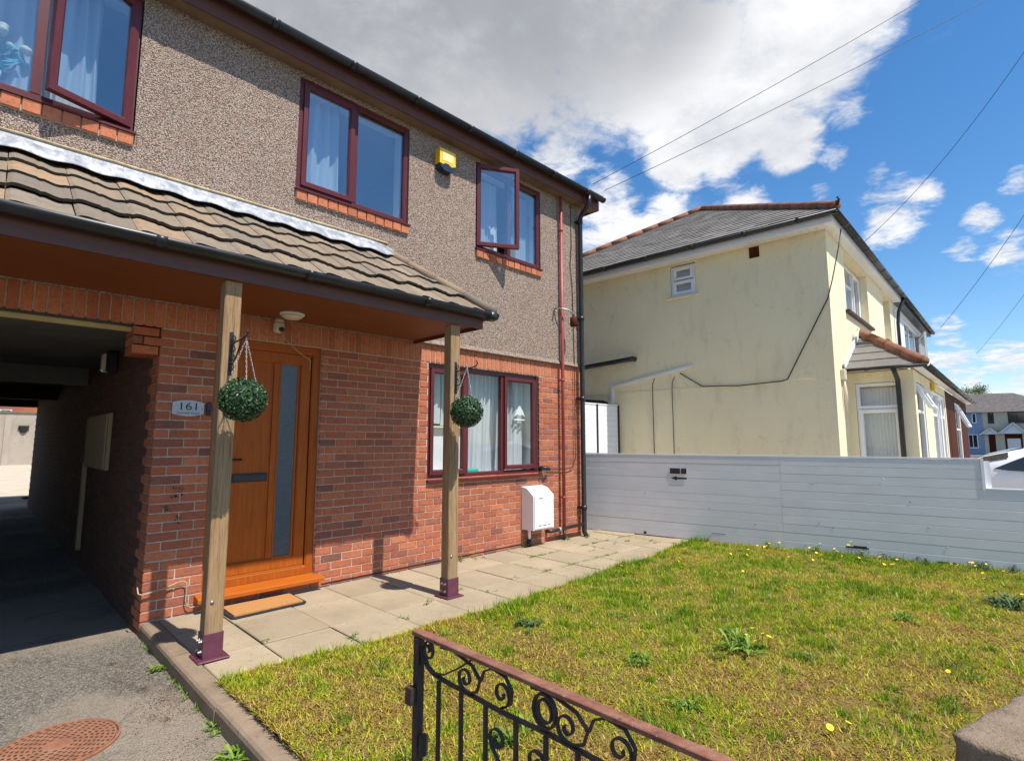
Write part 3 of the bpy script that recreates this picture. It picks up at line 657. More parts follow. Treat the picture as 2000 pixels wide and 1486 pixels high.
# upper wall, pebbledash with a bell-cast drip
UW = [(-0.62, 0.735, 3.775, 5.085), (2.065, 3.385, 3.775, 5.085), (4.425, 5.69, 3.775, 5.085)]
YU = 5.098
m = MB(); wall_panels(m, -8, XR, 2.555, 5.17, YU, YU + 0.28, UW)
uw = m.build('upper_wall', M['dash'], house)
m = MB(); m.prism([(YU, 2.60), (YU - 0.022, 2.548), (YU - .018, 2.54), (5.20, 2.54), (5.20, 2.60)], 0, -8, XR + .004); m.build('drip_bead', M['dash'], house)
# house shell: left part, back, right gable, floor slab, roof
m = MB(); m.box((-8, YF + .3, -0.15), (-2.4, 17, 2.54)); m.box((-8, 5.4, 2.56), (-7.7, 17, 5.16)); m.box((-8, 16.7, 2.56), (XR, 17, 5.16)); m.box((XR - .28, 5.42, -0.15), (XR - .004, 17, 2.54))
m.box((XR - .28, 5.39, 2.56), (XR, 17, 5.16)); m.box((1.3, 16.7, -.15), (XR, 17, 2.54))
m.prism([(5.10, 5.17), (17, 5.17), (11.0, 9.0)], 0, XR - .28, XR)
m.build('outer_wall', M['dash'], house)
MB().box((-7.7, 5.40, 2.545), (XR - .28, 16.7, 2.62)).build('upper_floor', M['room'], house)
m = MB(); m.box((-7.7, 5.39, 5.12), (XR - .28, 16.7, 5.16)); m.box((1.3, 9.4, -.1), (XR - .28, 9.5, 2.54)); m.box((-7.7, 8.6, 2.62), (XR - .28, 8.7, 5.12)); m.box((1.35, 5.41, -.15), (XR - .28, 9.4, 0.02))
m.box((3.95, 5.41, 2.63), (4.05, 8.6, 5.12)); m.box((1.4, 5.41, 2.63), (1.5, 8.6, 5.12)); m.box((2.75, 5.5, .02), (2.85, 9.4, 2.54)); m.build('inner_wall', M['room'], house)
# eaves
MB().box((-8, 4.945, 5.138), (XR + .235, 5.097, 5.156)).build('eave_soffit', M['eave_soffit'], house)
m = MB(); m.box((-8, 4.925, 5.128), (XR + .25, 4.943, 5.30)); m.box((XR + .235, 4.945, 5.128), (XR + .25, 5.4, 5.33)); m.build('eave_fascia', M['fascia'], house)
m = MB(); m.prism([(4.944, 5.157), (5.6, 5.157), (5.6, 5.72), (4.944, 5.30)], 0, XR + .003, XR + .233); m.build('gable_ladder', M['eave_soffit'], house)
rp = [(4.86, 5.318), (11.0, 9.15), (17.2, 5.318), (17.2, 5.25), (11.0, 9.08), (4.86, 5.262)]
m = MB(); m.prism(rp, 0, -8.2, XR + .24); m.build('roof', M['grey_tile'], house)
tl = MB()
for k in range(16):
    y0 = 4.84 + k * .29; z0 = 5.322 + k * .29 * .624
    for i in range(2):
        tl.prism([(y0, z0), (y0 + .32, z0 + .2), (y0 + .32, z0 + .215), (y0 - .003, z0 + .028)], 0, XR - .36 + i * .31, XR - .055 + i * .31)
tl.build('verge_tile', M['tile'], house)
def half_pipe(m, p0, p1, r, out, th=0.004, n=9):
    """open gutter from p0 to p1; out = horizontal unit vector away from the wall; p = centre of the rim."""
    p0, p1, out = Vector(p0), Vector(p1), Vector(out); v = []; f = []
    prof = [(-math.cos(math.pi * k / n) * r, -math.sin(math.pi * k / n) * r) for k in range(n + 1)] + [(math.cos(math.pi * k / n) * (r - th), -math.sin(math.pi * k / n) * (r - th)) for k in range(n + 1)]
    q = len(prof)
    for p in (p0, p1):
        for a, b in prof: v.append(p + out * a + Vector((0, 0, b)))
    for k in range(q): f.append((k, (k + 1) % q, q + (k + 1) % q, q + k))
    f += [tuple(range(q)), tuple(range(2 * q - 1, q - 1, -1))]
    return m.add(v, f, True)
def gutter(name, p0, p1, r, out, parent, joints=(), T=None):
    m = MB(T); half_pipe(m, p0, p1, r, out)
    o = m.build(name, M['gutter'], parent)
    for t in joints:
        a = Vector(p0).lerp(Vector(p1), t); dd = (Vector(p1) - Vector(p0)).normalized() * 0.03; k = MB(T); half_pipe(k, a - dd, a + dd, r + 0.006, out, 0.008); k.build('gutter_bracket', M['gutter'], o)
    return o
gutter('eave_gutter', (-8, 4.845, 5.322), (XR + .27, 4.845, 5.30), 0.056, (0, -1, 0), house, [(i * .8 + .9 + 8) / 14.95 for i in range(8)])
# windows -----------------------------------------------------------------
def window(parent, x0, x1, z0, z1, y, mullions, casements, glass, frame='pvc', fw=0.055, sill=True, liner=True, T=None, name='window', sill_out=0.06, dep=0.07, transoms=()):
    """casements: (xa, xb, za, zb, hinge 'L'/'R'/None, degrees open); light fields between mullions get plain panes."""
    w = MB(T); w.ring(x0, x1, z0, z1, fw, y, y + dep, 0.012)
    for mx in mullions: w.box((mx - .03, y + 0.004, z0 + fw), (mx + .03, y + dep - .003, z1 - fw))
    for ta, tb, tz in transoms: w.box((ta, y + 0.004, tz - .025), (tb, y + dep - .003, tz + .025))
    win = w.build(name, M[frame], parent)
    for xa, xb, za, zb, hinge, ang in casements:
        for what in ('casement', 'pane'):
            k = MB(T)
            if what == 'casement': k.ring(xa, xb, za, zb, 0.058, y - 0.022, y + 0.035, 0.014)
            else: k.box((xa + .05, y + 0.004, za + .05), (xb - .05, y + 0.012, zb - .05))
            if ang:
                if hinge in 'LR':
                    hx = xa if hinge == 'L' else xb; R = Matrix.Translation((hx, y, 0)) @ Matrix.Rotation(math.radians(-ang if hinge == 'L' else ang), 4, 'Z') @ Matrix.Translation((-hx, -y, 0))
                else: R = Matrix.Translation((0, y, zb)) @ Matrix.Rotation(math.radians(-ang), 4, 'X') @ Matrix.Translation((0, -y, -zb))
                Ti = T.inverted() if T is not None else Matrix.Identity(4); Tf = T if T is not None else Matrix.Identity(4)
                k.v = [tuple(Tf @ (R @ (Ti @ Vector(p)))) for p in k.v]
            k.build(what, M[frame] if what == 'casement' else M[glass], win)
    for xa, xb, za, zb in [(a, b, z0 + fw, z1 - fw) for a, b in zip([x0 + fw] + [q + .03 for q in mullions], [q - .03 for q in mullions] + [x1 - fw])]:
        if any(abs((c[0] + c[1]) / 2 - (xa + xb) / 2) < 0.15 for c in casements): continue
        k = MB(T); k.box((xa, y + .026, za), (xb, y + .034, zb)); k.build('pane', M[glass], win)
    if sill:
        k = MB(T); k.prism([(y - sill_out, z0 - .030), (y - sill_out, z0 - .012), (y - .002, z0 - .002), (y + dep, z0 - .002), (y + dep, z0 - .03)], 0, x0 - .02, x1 + .02); k.build('sill', M[frame], win)
    if liner:
        k = MB(T); k.box((x0 + .005, y + dep + .002, z0), (x0 + .02, y + .26, z1)); k.box((x1 - .02, y + dep + .002, z0), (x1 - .005, y + .26, z1)); k.box((x0 + .021, y + dep + .002, z1 - .018), (x1 - .021, y + .26, z1)); k.box((x0 + .021, y + dep + .002, z0 - .02), (x1 - .021, y + .34, z0 + .004))
        k.build('reveal', M['white_paint'], win)
    return win
YW = 5.115
def win_sill_bricks(x0, x1, win):
    n = round((x1 - x0) / 0.111); w = (x1 - x0) / n
    s = MB().box((x0 + .003, 5.085, 3.777), (x1 - .003, 5.18, 3.872)).build('brick_sill', M['mortar'], house)
    for i in range(n):
        Mx = Matrix.LocRotScale(Vector((x0 + w * (i + .5), 5.066 + random.uniform(-.003, .003), 3.826)), None, Vector(((w - .009) / .101, 1, 0.95))); inst('brick', head_me, s, Mx)
w0 = window(house, -0.60, 0.725, 3.905, 5.08, YW, [0.125], [(0.15, 0.705, 3.935, 5.05, 'R', 19)], 'glass_up')
w1 = window(house, 2.075, 3.375, 3.905, 5.08, YW, [2.70], [(2.115, 2.68, 3.945, 5.04, None, 0)], 'glass_up')
w2 = window(house, 4.435, 5.68, 3.905, 5.08, YW, [5.06], [(4.455, 5.035, 3.945, 5.06, 'L', 30)], 'glass_up')
for a in ((-0.62, 0.735), (2.065, 3.385), (4.425, 5.69)): win_sill_bricks(a[0], a[1], None)
gwn = window(house, 3.745, 5.655, 0.965, 2.318, YF + 0.045, [4.36, 4.99], [(3.79, 4.34, 1.01, 2.27, None, 0), (5.01, 5.62, 1.03, 2.27, None, 0)], 'glass', sill_out=0.09)
# window stay on the open casement, curtains hang inside as things of their own
def curtain(label, x0, x1, z0, z1, y, mat, waves, amp=0.035, name='curtain', group=None, lean=0.0):
    nx = int(waves * 8); nz = 8; v = []; f = []; ph = random.random() * 6
    for j in range(nz + 1):
        t = j / nz
        for i in range(nx + 1):
            s = i / nx; a = s * waves * 2 * math.pi; sp = 0.75 + 0.35 * t
            v.append((x0 + (x1 - x0) * s + lean * (1 - t) + 0.012 * math.sin(a * .37 + t * 3), y + amp * sp * (math.sin(a + ph + .5 * math.sin(t * 2.5 + s * 5)) + .35 * math.sin(2.3 * a + 1)), z0 + (z1 - z0) * t))
    for j in range(nz):
        for i in range(nx): a = j * (nx + 1) + i; f.append((a, a + 1, a + nx + 2, a + nx + 1))
    o = MB().add(v, f, True).build(name, mat); tag(o, label, 'curtain', group); return o
curtain('pale drape in right light of the upper left window beside the pebbledash', 0.10, 0.50, 3.92, 5.06, 5.30, M['drape'], 4)
curtain('narrow pale drape behind the white flowers in the upper left window', -0.25, 0.08, 3.92, 5.06, 5.32, M['drape'], 3)
curtain('pale drape at left of the middle upper window above the porch roof', 2.10, 2.62, 3.92, 5.06, 5.30, M['drape'], 4)
curtain('vertical net at the small upper window with its casement wide open', 4.47, 5.0, 3.92, 5.0, 5.32, M['curtain'], 9, 0.012)
curtain('net strip at right light of the small upper window near red pipe', 5.28, 5.64, 3.92, 5.0, 5.32, M['curtain'], 6, 0.012)
curtain('white net curtain gathered in middle light of the ground floor window', 4.55, 5.02, 0.98, 2.30, 5.36, M['curtain'], 6, 0.03, lean=-0.06)
curtain('white net curtain in right light of the ground floor window', 5.03, 5.64, 0.98, 2.30, 5.38, M['curtain'], 6, 0.03, lean=-0.05)
curtain('white net curtain at left end of the ground floor window', 3.76, 4.10, 1.62, 2.30, 5.37, M['curtain'], 3, 0.02)
curtain('thin white net behind left mullion of the ground floor window', 4.12, 4.54, 1.60, 2.30, 5.40, M['curtain'], 4, 0.02)
t = tag(MB().box((3.72, 5.42, 0.97), (4.52, 5.46, 1.56), .004).build('table_screen', M['white_paint']), 'pale board standing low behind left light of ground floor window', 'board')
t = tag(MB().box((3.72, 5.36, 1.565), (4.56, 5.56, 1.59), .004).build('shelf', M['cream_pl']), 'cream shelf edge across left part of the ground floor window', 'shelf')
t = tag(MB().box((4.44, 5.25, 0.975), (4.66, 5.31, 1.06), .02).build('sponge', M['teal']), 'turquoise sponge lying on the sill of ground floor window', 'sponge')
# lantern-like white ornament hung in the right light
orn = thing('window_ornament', 'small white ornament hanging in right light of ground floor window', 'ornament', (5.45, 5.30, 1.72))
m = MB(); m.prism([(5.35, 1.75), (5.39, 1.83), (5.45, 1.90), (5.51, 1.83), (5.55, 1.75), (5.50, 1.78), (5.45, 1.76), (5.40, 1.78)], 1, 5.29, 5.31); m.build('crest', M['white_pvc'], orn)
MB().tube([(5.34, 5.30, 1.70), (5.56, 5.30, 1.70)], 0.013, 8).build('rod', M['white_pvc'], orn)
# flowers on the sill of the upper left window
fl = thing('flower_vase', 'cream flowers over turquoise leaves on sill of upper left window', 'flowers', (-0.12, 5.28, 3.92))
m = MB()
for i in range(26):
    a = random.uniform(0, 6.28); r_ = random.uniform(.02, .20); m.sphere((-0.13 + r_ * math.cos(a), 5.29 + .35 * r_ * math.sin(a), 4.40 + .10 * random.random() - r_ * .35), .035, .035, .03, 8, 6)
m.build('blossoms', M['flower_white'], fl, kind='stuff')
m = MB()
for i in range(40):
    a = random.uniform(0, 6.28); r_ = random.uniform(.02, .17); c_ = Vector((-0.13 + r_ * math.cos(a), 5.29 + .3 * r_ * math.sin(a), 4.12 + .24 * random.random())); u_ = Vector((random.gauss(0, 1), random.gauss(0, .4), random.gauss(.4, .6))).normalized() * .06; q_ = u_.orthogonal().normalized() * .03
    m.add([c_ - u_, c_ + q_, c_ + u_, c_ - q_], [(0, 1, 2, 3)])
m.build('leaves', M['flower_blue'], fl, kind='stuff')
MB().disc_lathe([(.05, 0), (.075, .06), (.06, .16), (.07, .2)], (-.13, 5.29, 3.912), 16).build('vase', M['white_pvc'], fl)
# door ---------------------------------------------------------------------
yd = YF + 0.045
door = MB(); door.ring(1.455, 2.425, 0.145, 2.325, 0.075, yd, yd + .07, 0.012)
door = door.build('front_door', M['oak'], house)
m = MB(); m.ring(1.545, 2.335, 0.235, 2.245, 0.10, yd + .012, yd + .055, 0.014); m.box((1.645, yd + .034, .335), (2.235, yd + .05, 2.145)); m.ring(2.035, 2.225, .325, 2.155, .018, yd + .014, yd + .05, 0.006); m.box((1.985, yd + .018, .335), (2.034, yd + .05, 2.145)); m.build('door_leaf', M['oak'], door)
MB().box((2.054, yd + .024, .344), (2.206, yd + .0335, 2.136)).build('glass_strip', M['glass_obs'], door)
m = MB(); m.box((1.655, yd + .021, 1.035), (1.965, yd + .033, 1.112), .004); m.box((1.665, yd + .014, 1.045), (1.955, yd + .02, 1.10), .003); m.build('letterbox', M['letter'], door)
m = MB(); m.box((1.578, yd - .005, 1.10), (1.612, yd + .011, 1.36), .004); m.tube([(1.595, yd - .005, 1.24), (1.595, yd - .05, 1.24), (1.60, yd - .055, 1.24), (1.71, yd - .055, 1.24)], .011, 8); m.build('door_handle', M['handle'], door)
m = MB(); m.prism([(5.005, .085), (5.005, .112), (5.02, .122), (5.16, .142), (5.235, .142), (5.235, .085)], 0, 1.40, 2.48); m.build('door_sill', M['oak_flat'], door)
m = MB(); m.box((1.547, yd + .004, .215), (2.333, yd + .012, .232)); m.build('weather_bar', M['oak_flat'], door)
m = MB(); m.box((1.46, 5.135, 0.003), (2.42, 5.3, .084)); m.build('door_step', M['mortar'], house)
# damp course line and old marks on the brick
m = MB(); n_ = 60; pts = [(2.50 + 2.8 * i / n_, 0.028 + .012 * i / n_ + .004 * mnoise.noise(Vector((i * .7, 1, 1)))) for i in range(n_ + 1)]
v = []; f = []
for x, z in pts: v += [(x, YF - .004, z - .006), (x, YF - .004, z + .006), (x, YF + .004, z + .006), (x, YF + .004, z - .006)]
for i in range(n_):
    for k in range(4): f.append((i * 4 + k, i * 4 + 4 + k, i * 4 + 4 + (k + 1) % 4, i * 4 + (k + 1) % 4))
m.add(v, f); m.build('damp_course', M['black'], house)
m = MB(); rs = random.Random(3)
for i in range(60):
    t_ = i / 60; x, z = 1.20 + .05 * math.sin(t_ * 9) + rs.gauss(0, .016), 1.06 - t_ * .34 + rs.gauss(0, .012); w_, h_ = rs.uniform(.002, .008), rs.uniform(.004, .016)
    if abs(((z % .075) - .0375)) > .027: continue
    m.add([(x + w_ * math.cos(a) * rs.uniform(.6, 1), YF - .0032, z + h_ * math.sin(a) * rs.uniform(.6, 1)) for a in [k * .785 for k in range(8)]], [tuple(range(8))])
m.build('tar_marks', M['hole'], house, kind='stuff')
# drain pipes, pipes and cables on the wall ---------------------------------
tr = thing('red_pipe', 'red painted vertical pipe running down the right end of the house front', 'pipe', (6.10, 5.05, 0.13))
MB().tube([(6.105, 5.045, 0.14), (6.105, 5.045, 5.13)], 0.024, 12).build('pipe', M['redpipe'], tr)
for z in (.6, 2.3, 3.4, 4.6):
    m = MB(); m.disc_lathe([(.031, -.015), (.031, .015)], (6.105, 5.045, z), 12); m.box((6.085, 5.05, z - .012), (6.125, 5.125, z + .012)); m.build('pipe_clip', M['redpipe'], tr)
bp = thing('rainwater_downpipe', 'black rainwater downpipe at right corner of the pebbledash house', 'downpipe', (6.55, 5.03, 0))
MB().tube([(6.56, 4.845, 5.24), (6.56, 4.85, 5.14), (6.56, 4.90, 5.06), (6.56, 5.00, 4.97), (6.56, 5.03, 4.90), (6.555, 5.03, 0.07), (6.555, 4.99, 0.0)], 0.036, 12).build('pipe', M['gutter'], bp)
for z in (4.86, 3.30, 2.05, 0.42):
    m = MB(); m.disc_lathe([(.046, -.03), (.046, .03)], (6.556, 5.03, z), 14); m.box((6.50, 5.05, z - .012), (6.61, 5.125, z + .012)); m.build('pipe_socket', M['gutter'], bp)
wp = thing('waste_pipe', 'black waste pipe low on the brick wall between gas meter box and downpipe', 'pipe', (6.1, 5.05, .17))
MB().tube([(5.80, 5.13, .155), (5.80, 5.06, .155), (5.84, 5.045, .156), (6.53, 5.02, .185)], .024, 10).build('pipe', M['gutter'], wp)
m = MB(); m.disc_lathe([(.031, -.02), (.031, .02)], (6.0, 5.045, .162), 10, axis=0); m.build('coupling', M['cable_w'], wp)
MB().tube([(6.105, 5.045, .135), (6.105, 5.045, 0.0)], .02, 8).build('stub', M['gutter'], wp)
t = tag(MB().tube([(6.40, 5.085, 5.12), (6.40, 5.085, 4.45), (6.36, 5.08, 4.1), (6.41, 5.085, 3.8), (6.44, 5.085, 2.6), (6.43, 5.085, 1.15), (6.38, 5.09, 1.02), (6.2, 5.085, 1.0), (5.80, 5.09, 1.02)], .006, 6).build('aerial_cable', M['cable']), 'thin black cable looping down the wall beside the black downpipe', 'cable')
t = tag(MB().tube([(5.66, 5.125, 1.02), (5.70, 5.06, 1.03), (5.75, 5.03, 1.02), (5.82, 5.06, 1.01)], [.03, .032, .026, .015], 10).build('cable_gland', M['black']), 'black cable gland at right end of ground floor window sill', 'gland')
br = thing('outside_lamp', 'small rusty brown lamp hanging from curved arm on the red pipe', 'lamp', (6.1, 5.0, 3.3))
MB().tube([(5.98, 5.08, 3.37), (6.04, 4.99, 3.36), (6.13, 4.93, 3.34), (6.20, 4.90, 3.29), (6.215, 4.895, 3.24)], .012, 8).build('arm', M['bolt'], br)
m = MB(); m.disc_lathe([(.03, .245), (.055, .23), (.058, .12), (.045, .10)], (6.20, 4.90, 3.0), 10); m.build('shade', M['brown_wood'], br)
MB().tube([(6.0, 5.10, 3.36), (5.94, 5.02, 3.30)], .014, 6).build('wall_bracket', M['bolt'], br)
# gas meter box
gm = thing('gas_meter_box', 'white gas meter box low on the brick wall beside the red pipe', 'meter box', (5.5, 5.0, .2))
m = MB(); m.prism([(5.118, .235), (4.90, .235), (4.90, .675), (4.925, .70), (5.02, .775), (5.118, .795)], 0, 5.30, 5.705); m.build('box', M['white_pvc'], gm)
m = MB(); m.prism([(4.898, .255), (4.886, .255), (4.886, .665), (4.898, .672)], 0, 5.315, 5.69); m.build('door', M['white_pvc'], gm)
for z, tx in ((.285, 'GAS METER BOX'), (.64, 'METER')):
    m = MB()
    for i, ch in enumerate(tx):
        if ch != ' ': m.box((5.39 + i * .018, 4.8845, z), (5.403 + i * .018, 4.8862, z + .012 + .004 * (i % 3 == 0)))
    m.build('printed_line', M['ink_grey'], gm, kind='stuff')
MB().tube([(5.40, 5.07, .236), (5.40, 5.07, .10)], .022, 10).build('inlet_pipe', M['white_pvc'], gm)
m = MB(); m.disc_lathe([(.03, 0), (.03, .10)], (5.40, 5.07, 0.0), 10); m.build('pipe_sleeve', M['black'], gm)
# alarm box
al = thing('alarm_box', 'yellow and navy burglar alarm box high on the pebbledash wall', 'alarm', (3.88, 5.06, 4.85))
ya = 5.0
m = MB(); m.prism([(3.755, 4.78), (3.81, 4.775), (3.85, 4.80), (3.89, 4.80), (3.94, 4.775), (4.005, 4.80), (4.0, 4.975), (3.76, 4.975)], 1, ya, 5.096); m.build('cover', M['alarm_y'], al)
m = MB(); m.prism([(3.758, 4.778), (3.775, 4.735), (3.83, 4.70), (3.94, 4.70), (3.985, 4.735), (4.002, 4.797), (3.94, 4.772), (3.89, 4.797), (3.85, 4.797), (3.81, 4.772)], 1, ya - .004, 5.096); m.build('base', M['alarm_b'], al)
m = MB(); m.box((3.80, ya - .003, 4.825), (3.965, ya - .0005, 4.93)); m.build('reflective_panel', plain('pale_yellow_panel', (0.84, 0.72, 0.34), 0.2, .05), al)
# number plate and bell
pl = thing('house_number_plaque', 'grey oval house number plaque reading 161 on brick beside the door', 'plaque', (1.26, 5.11, 1.68))
m = MB(); N_ = 10; top = [(1.145 + .235 * i / N_, 1.725 + .02 * math.sin(math.pi * i / N_)) for i in range(N_ + 1)]; bot = [(1.38 - .235 * i / N_, 1.63 - .02 * math.sin(math.pi * i / N_)) for i in range(N_ + 1)]
m.prism(top + bot, 1, 5.104, 5.118); m.build('plate', M['plaque'], pl)
def text(name, body, size, loc, mat, parent, rot=(math.pi / 2, 0, 0), ext=0.0006, sx=1.0):
    cu = bpy.data.curves.new(name, 'FONT'); cu.body = body; cu.size = size; cu.align_x = 'CENTER'; cu.align_y = 'CENTER'; cu.extrude = ext; cu.materials.append(mat)
    o = bpy.data.objects.new(name, cu); col.objects.link(o); o.parent = parent; Mx = wmat(parent).inverted() @ Matrix.LocRotScale(Vector(loc), Matrix.Rotation(rot[2], 3, 'Z').to_quaternion() @ Matrix.Rotation(rot[0], 3, 'X').to_quaternion(), Vector((sx, 1, 1)))
    o.location, q, o.scale = Mx.decompose(); o.rotation_euler = q.to_euler()
    bpy.context.view_layer.update(); me = bpy.data.meshes.new_from_object(o.evaluated_get(bpy.context.evaluated_depsgraph_get())); k = bpy.data.objects.new(name, me); col.objects.link(k); k.parent = parent; k.location, k.rotation_euler, k.scale = o.location, o.rotation_euler, o.scale; bpy.data.objects.remove(o); k.name = name; return k
text('number', '161', .088, (1.265, 5.103, 1.69), M['ink'], pl, sx=1.25)
text('street_name', 'Conway Road', .026, (1.262, 5.103, 1.637), M['ink_grey'], pl, sx=1.15)
MB().tube([(1.365, 5.10, 1.675), (1.365, 5.106, 1.675)], .006, 8).build('screw', M['bolt'], pl)
bl = thing('door_bell', 'slim black doorbell on brick right of the number plaque', 'doorbell', (1.43, 5.1, 1.67))
MB().box((1.40, 5.093, 1.62), (1.438, 5.119, 1.735), .006).build('case', M['black'], bl); MB().tube([(1.419, 5.090, 1.65), (1.419, 5.094, 1.65)], .011, 12).build('button', M['letter'], bl)
# wall light and cupboard in the passage
lp = thing('passage_lamp', 'small bulkhead lamp high on the dark passage wall', 'lamp', (1.0, 6.95, 2.2))
MB().box((0.93, 6.9, 2.12), (1.028, 6.99, 2.34), .01).build('housing', M['black'], lp); MB().box((0.90, 6.985, 2.13), (0.98, 7.10, 2.33), .02).build('diffuser', M['lamp_glass'], lp)
cb = thing('meter_cupboard', 'pale plywood cupboard fixed to the dark passage wall', 'cupboard', (1.0, 7.6, 1.4))
MB().box((0.992, 6.95, 1.10), (1.028, 8.35, 1.70), .004).build('carcass', M['ply'], cb); MB().box((0.975, 6.98, 1.12), (0.990, 8.32, 1.68), .003).build('door', M['ply'], cb)
m = MB(); m.box((0.985, 8.4, 0.1), (1.028, 8.5, 1.15), .003); tag(m.build('timber_batten', M['ply']), 'upright pale timber batten below the passage cupboard', 'batten')
# overflow pipe at the foot of the pier
t = tag(MB().tube([(1.005, 5.15, .265), (1.005, 5.105, .225), (1.03, 5.09, .215), (1.18, 5.09, .24), (1.27, 5.09, .27), (1.31, 5.09, .272), (1.33, 5.09, .255), (1.335, 5.09, .20), (1.33, 5.09, .12), (1.34, 5.09, .075), (1.37, 5.09, .052), (1.46, 5.09, .055)], .0052, 8).build('supply_pipe', M['cable_w']), 'thin pale pipe bent low across the foot of the brick pier', 'pipe')
# door mat
mt = thing('door_mat', 'orange coir door mat with black rubber edge on paving by the door', 'doormat', (1.87, 4.87, 0.01))
m = MB(); m.prism([(1.575, 5.045), (1.555, 5.02), (1.56, 4.70), (1.585, 4.675), (2.15, 4.695), (2.178, 4.72), (2.185, 5.02), (2.165, 5.045)], 2, .005, .015); m.build('backing', M['rubber'], mt)
m = MB(); m.prism([(1.59, 5.03), (1.585, 4.705), (2.15, 4.725), (2.158, 5.03)], 2, .0152, .026); m.build('coir', M['coir'], mt)
# manhole cover
mh = thing('manhole_cover', 'round rusty cast iron manhole cover set in the asphalt drive', 'manhole', (0.42, 3.6, -0.09))
CX, CY = 0.42, 3.60
MB().disc_lathe([(.240, -.02), (.255, -.02), (.255, .010), (.245, .013), (.241, .004)], (CX, CY, -0.098), 48, False, 2, False).build('frame', M['manhole'], mh)
m = MB(); m.disc_lathe([(.236, -.01), (.236, .010)], (CX, CY, -0.098), 48, False); m.build('lid', M['manhole'], mh)
holes = MB()
for ring_i, rad in enumerate((.222, .20, .178, .156, .134, .112, .09, .068)):
    n = int(rad * 2 * math.pi / .034)
    for k in range(n):
        a0 = 2 * math.pi * (k + .5 * (ring_i % 2) + random.uniform(-.06, .06)) / n; da = math.pi / n * random.uniform(.42, .56); r0, r1 = rad - .0062, rad + .0062
        v = [(CX + r * math.cos(a), CY + r * math.sin(a), -0.0877) for r, a in ((r0, a0 - da), (r1, a0 - da), (r1, a0 + da), (r0, a0 + da))]
        holes.add(v, [(0, 1, 2, 3)])
holes.build('recesses', M['hole'], mh, kind='stuff')
# ================================================================== the porch
porch = thing('porch', 'tiled lean-to porch roof on two timber posts over the orange door', 'porch', (2.2, 4.0, 0))
SL = math.atan2(0.80, 1.205); US = Vector((0, math.cos(SL), math.sin(SL))); NS = Vector((0, -math.sin(SL), math.cos(SL)))
E0 = Vector((0, 3.862, 2.664))
hipA, hipB = Vector((3.60, 3.84, 2.65)), Vector((3.08, 5.09, 3.48))
hip_no = Vector((hipB.y - hipA.y, -(hipB.x - hipA.x), 0)).normalized()
if hip_no.x < 0: hip_no = -hip_no
deck = MB(); dq = [E0 + Vector((x, 0, 0)) + US * s - NS * k for s in (0.02, 1.47) for x in (-2.4, 3.62) for k in (0.03, 0.05)]
deck.add(dq, [(0, 2, 6, 4), (1, 5, 7, 3), (0, 4, 5, 1), (2, 3, 7, 6), (0, 1, 3, 2), (4, 6, 7, 5)]); deck.clip(hipA, hip_no); deck.build('roof_deck', M['brown_wood'], porch)
TW, TL_ = 0.30, 0.42
def tile_mesh():
    m = MB(); n = 14; v = []
    for s in (0, TL_):
        for k in range(n + 1):
            x = 0.002 + (TW - .004) * k / n; t = x / TW * 2 * math.pi
            z = 0.0115 * math.sin(t) + 0.004 * math.sin(2 * t + .6) - (0.006 if k in (0, 7, 14) else 0) + (0.030 if s == 0 else 0.004)
            v.append((x, s, z))
    q = len(v); th = .020
    v += [(x, s, z - th) for x, s, z in v]
    f = []; tails = []
    for k in range(n):
        f.append((k, k + 1, n + 2 + k, n + 1 + k)); f.append((q + k, q + n + 1 + k, q + n + 2 + k, q + k + 1))
        f.append((n + 1 + k, n + 2 + k, q + n + 2 + k, q + n + 1 + k)); tails.append((k, q + k, q + k + 1, k + 1))
    f += [(0, n + 1, q + n + 1, q), (n, q + n, q + 2 * n + 1, 2 * n + 1)]
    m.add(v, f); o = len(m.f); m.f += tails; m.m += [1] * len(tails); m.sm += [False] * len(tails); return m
M['tail'] = plain('shade_dark_tile_tail', (0.05, 0.042, 0.03), 0.95, 0.5, 25)  # dark tail faces: the shadow line under each tile row, painted in
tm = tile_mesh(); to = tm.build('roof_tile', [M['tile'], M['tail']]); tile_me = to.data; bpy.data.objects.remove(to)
for p in tile_me.polygons: p.use_smooth = False
for rI in range(5):
    for i in range(-3, 13):
        x = i * TW + 0.02
        if x > 3.75: continue
        base = E0 + Vector((x, 0, 0)) + US * (rI * 0.335 + (0.012 if rI == 0 else 0)) - NS * (.012 if rI == 0 else 0) + NS * random.uniform(-.003, .004)
        Mx = Matrix((Vector((1, 0, 0)).to_4d(), US.to_4d(), NS.to_4d(), (0, 0, 0, 0))).transposed(); Mx = Matrix([[1, US.x, NS.x, base.x], [0, US.y, NS.y, base.y], [0, US.z, NS.z, base.z], [0, 0, 0, 1]])
        Mx = Mx @ Matrix.Rotation(random.uniform(-.010, .010), 4, 'Z') @ Matrix.Rotation(random.uniform(-.010, .010), 4, 'Y')
        far = max((Mx @ Vector((a, b, 0)) - hipA).dot(hip_no) for a in (0, TW) for b in (0, TL_)); near = min((Mx @ Vector((a, b, 0)) - hipA).dot(hip_no) for a in (0, TW) for b in (0, TL_))
        if near > -0.02: continue
        if far < 0: inst('roof_tile', tile_me, porch, Mx)
        else:
            k = MB(); k.v = [tuple(Mx @ Vector(p)) for p in tm.v]; k.f = list(tm.f); k.m = list(tm.m); k.sm = list(tm.sm); k.clip(hipA, hip_no); k.build('roof_tile', [M['tile'], M['tail']], porch)
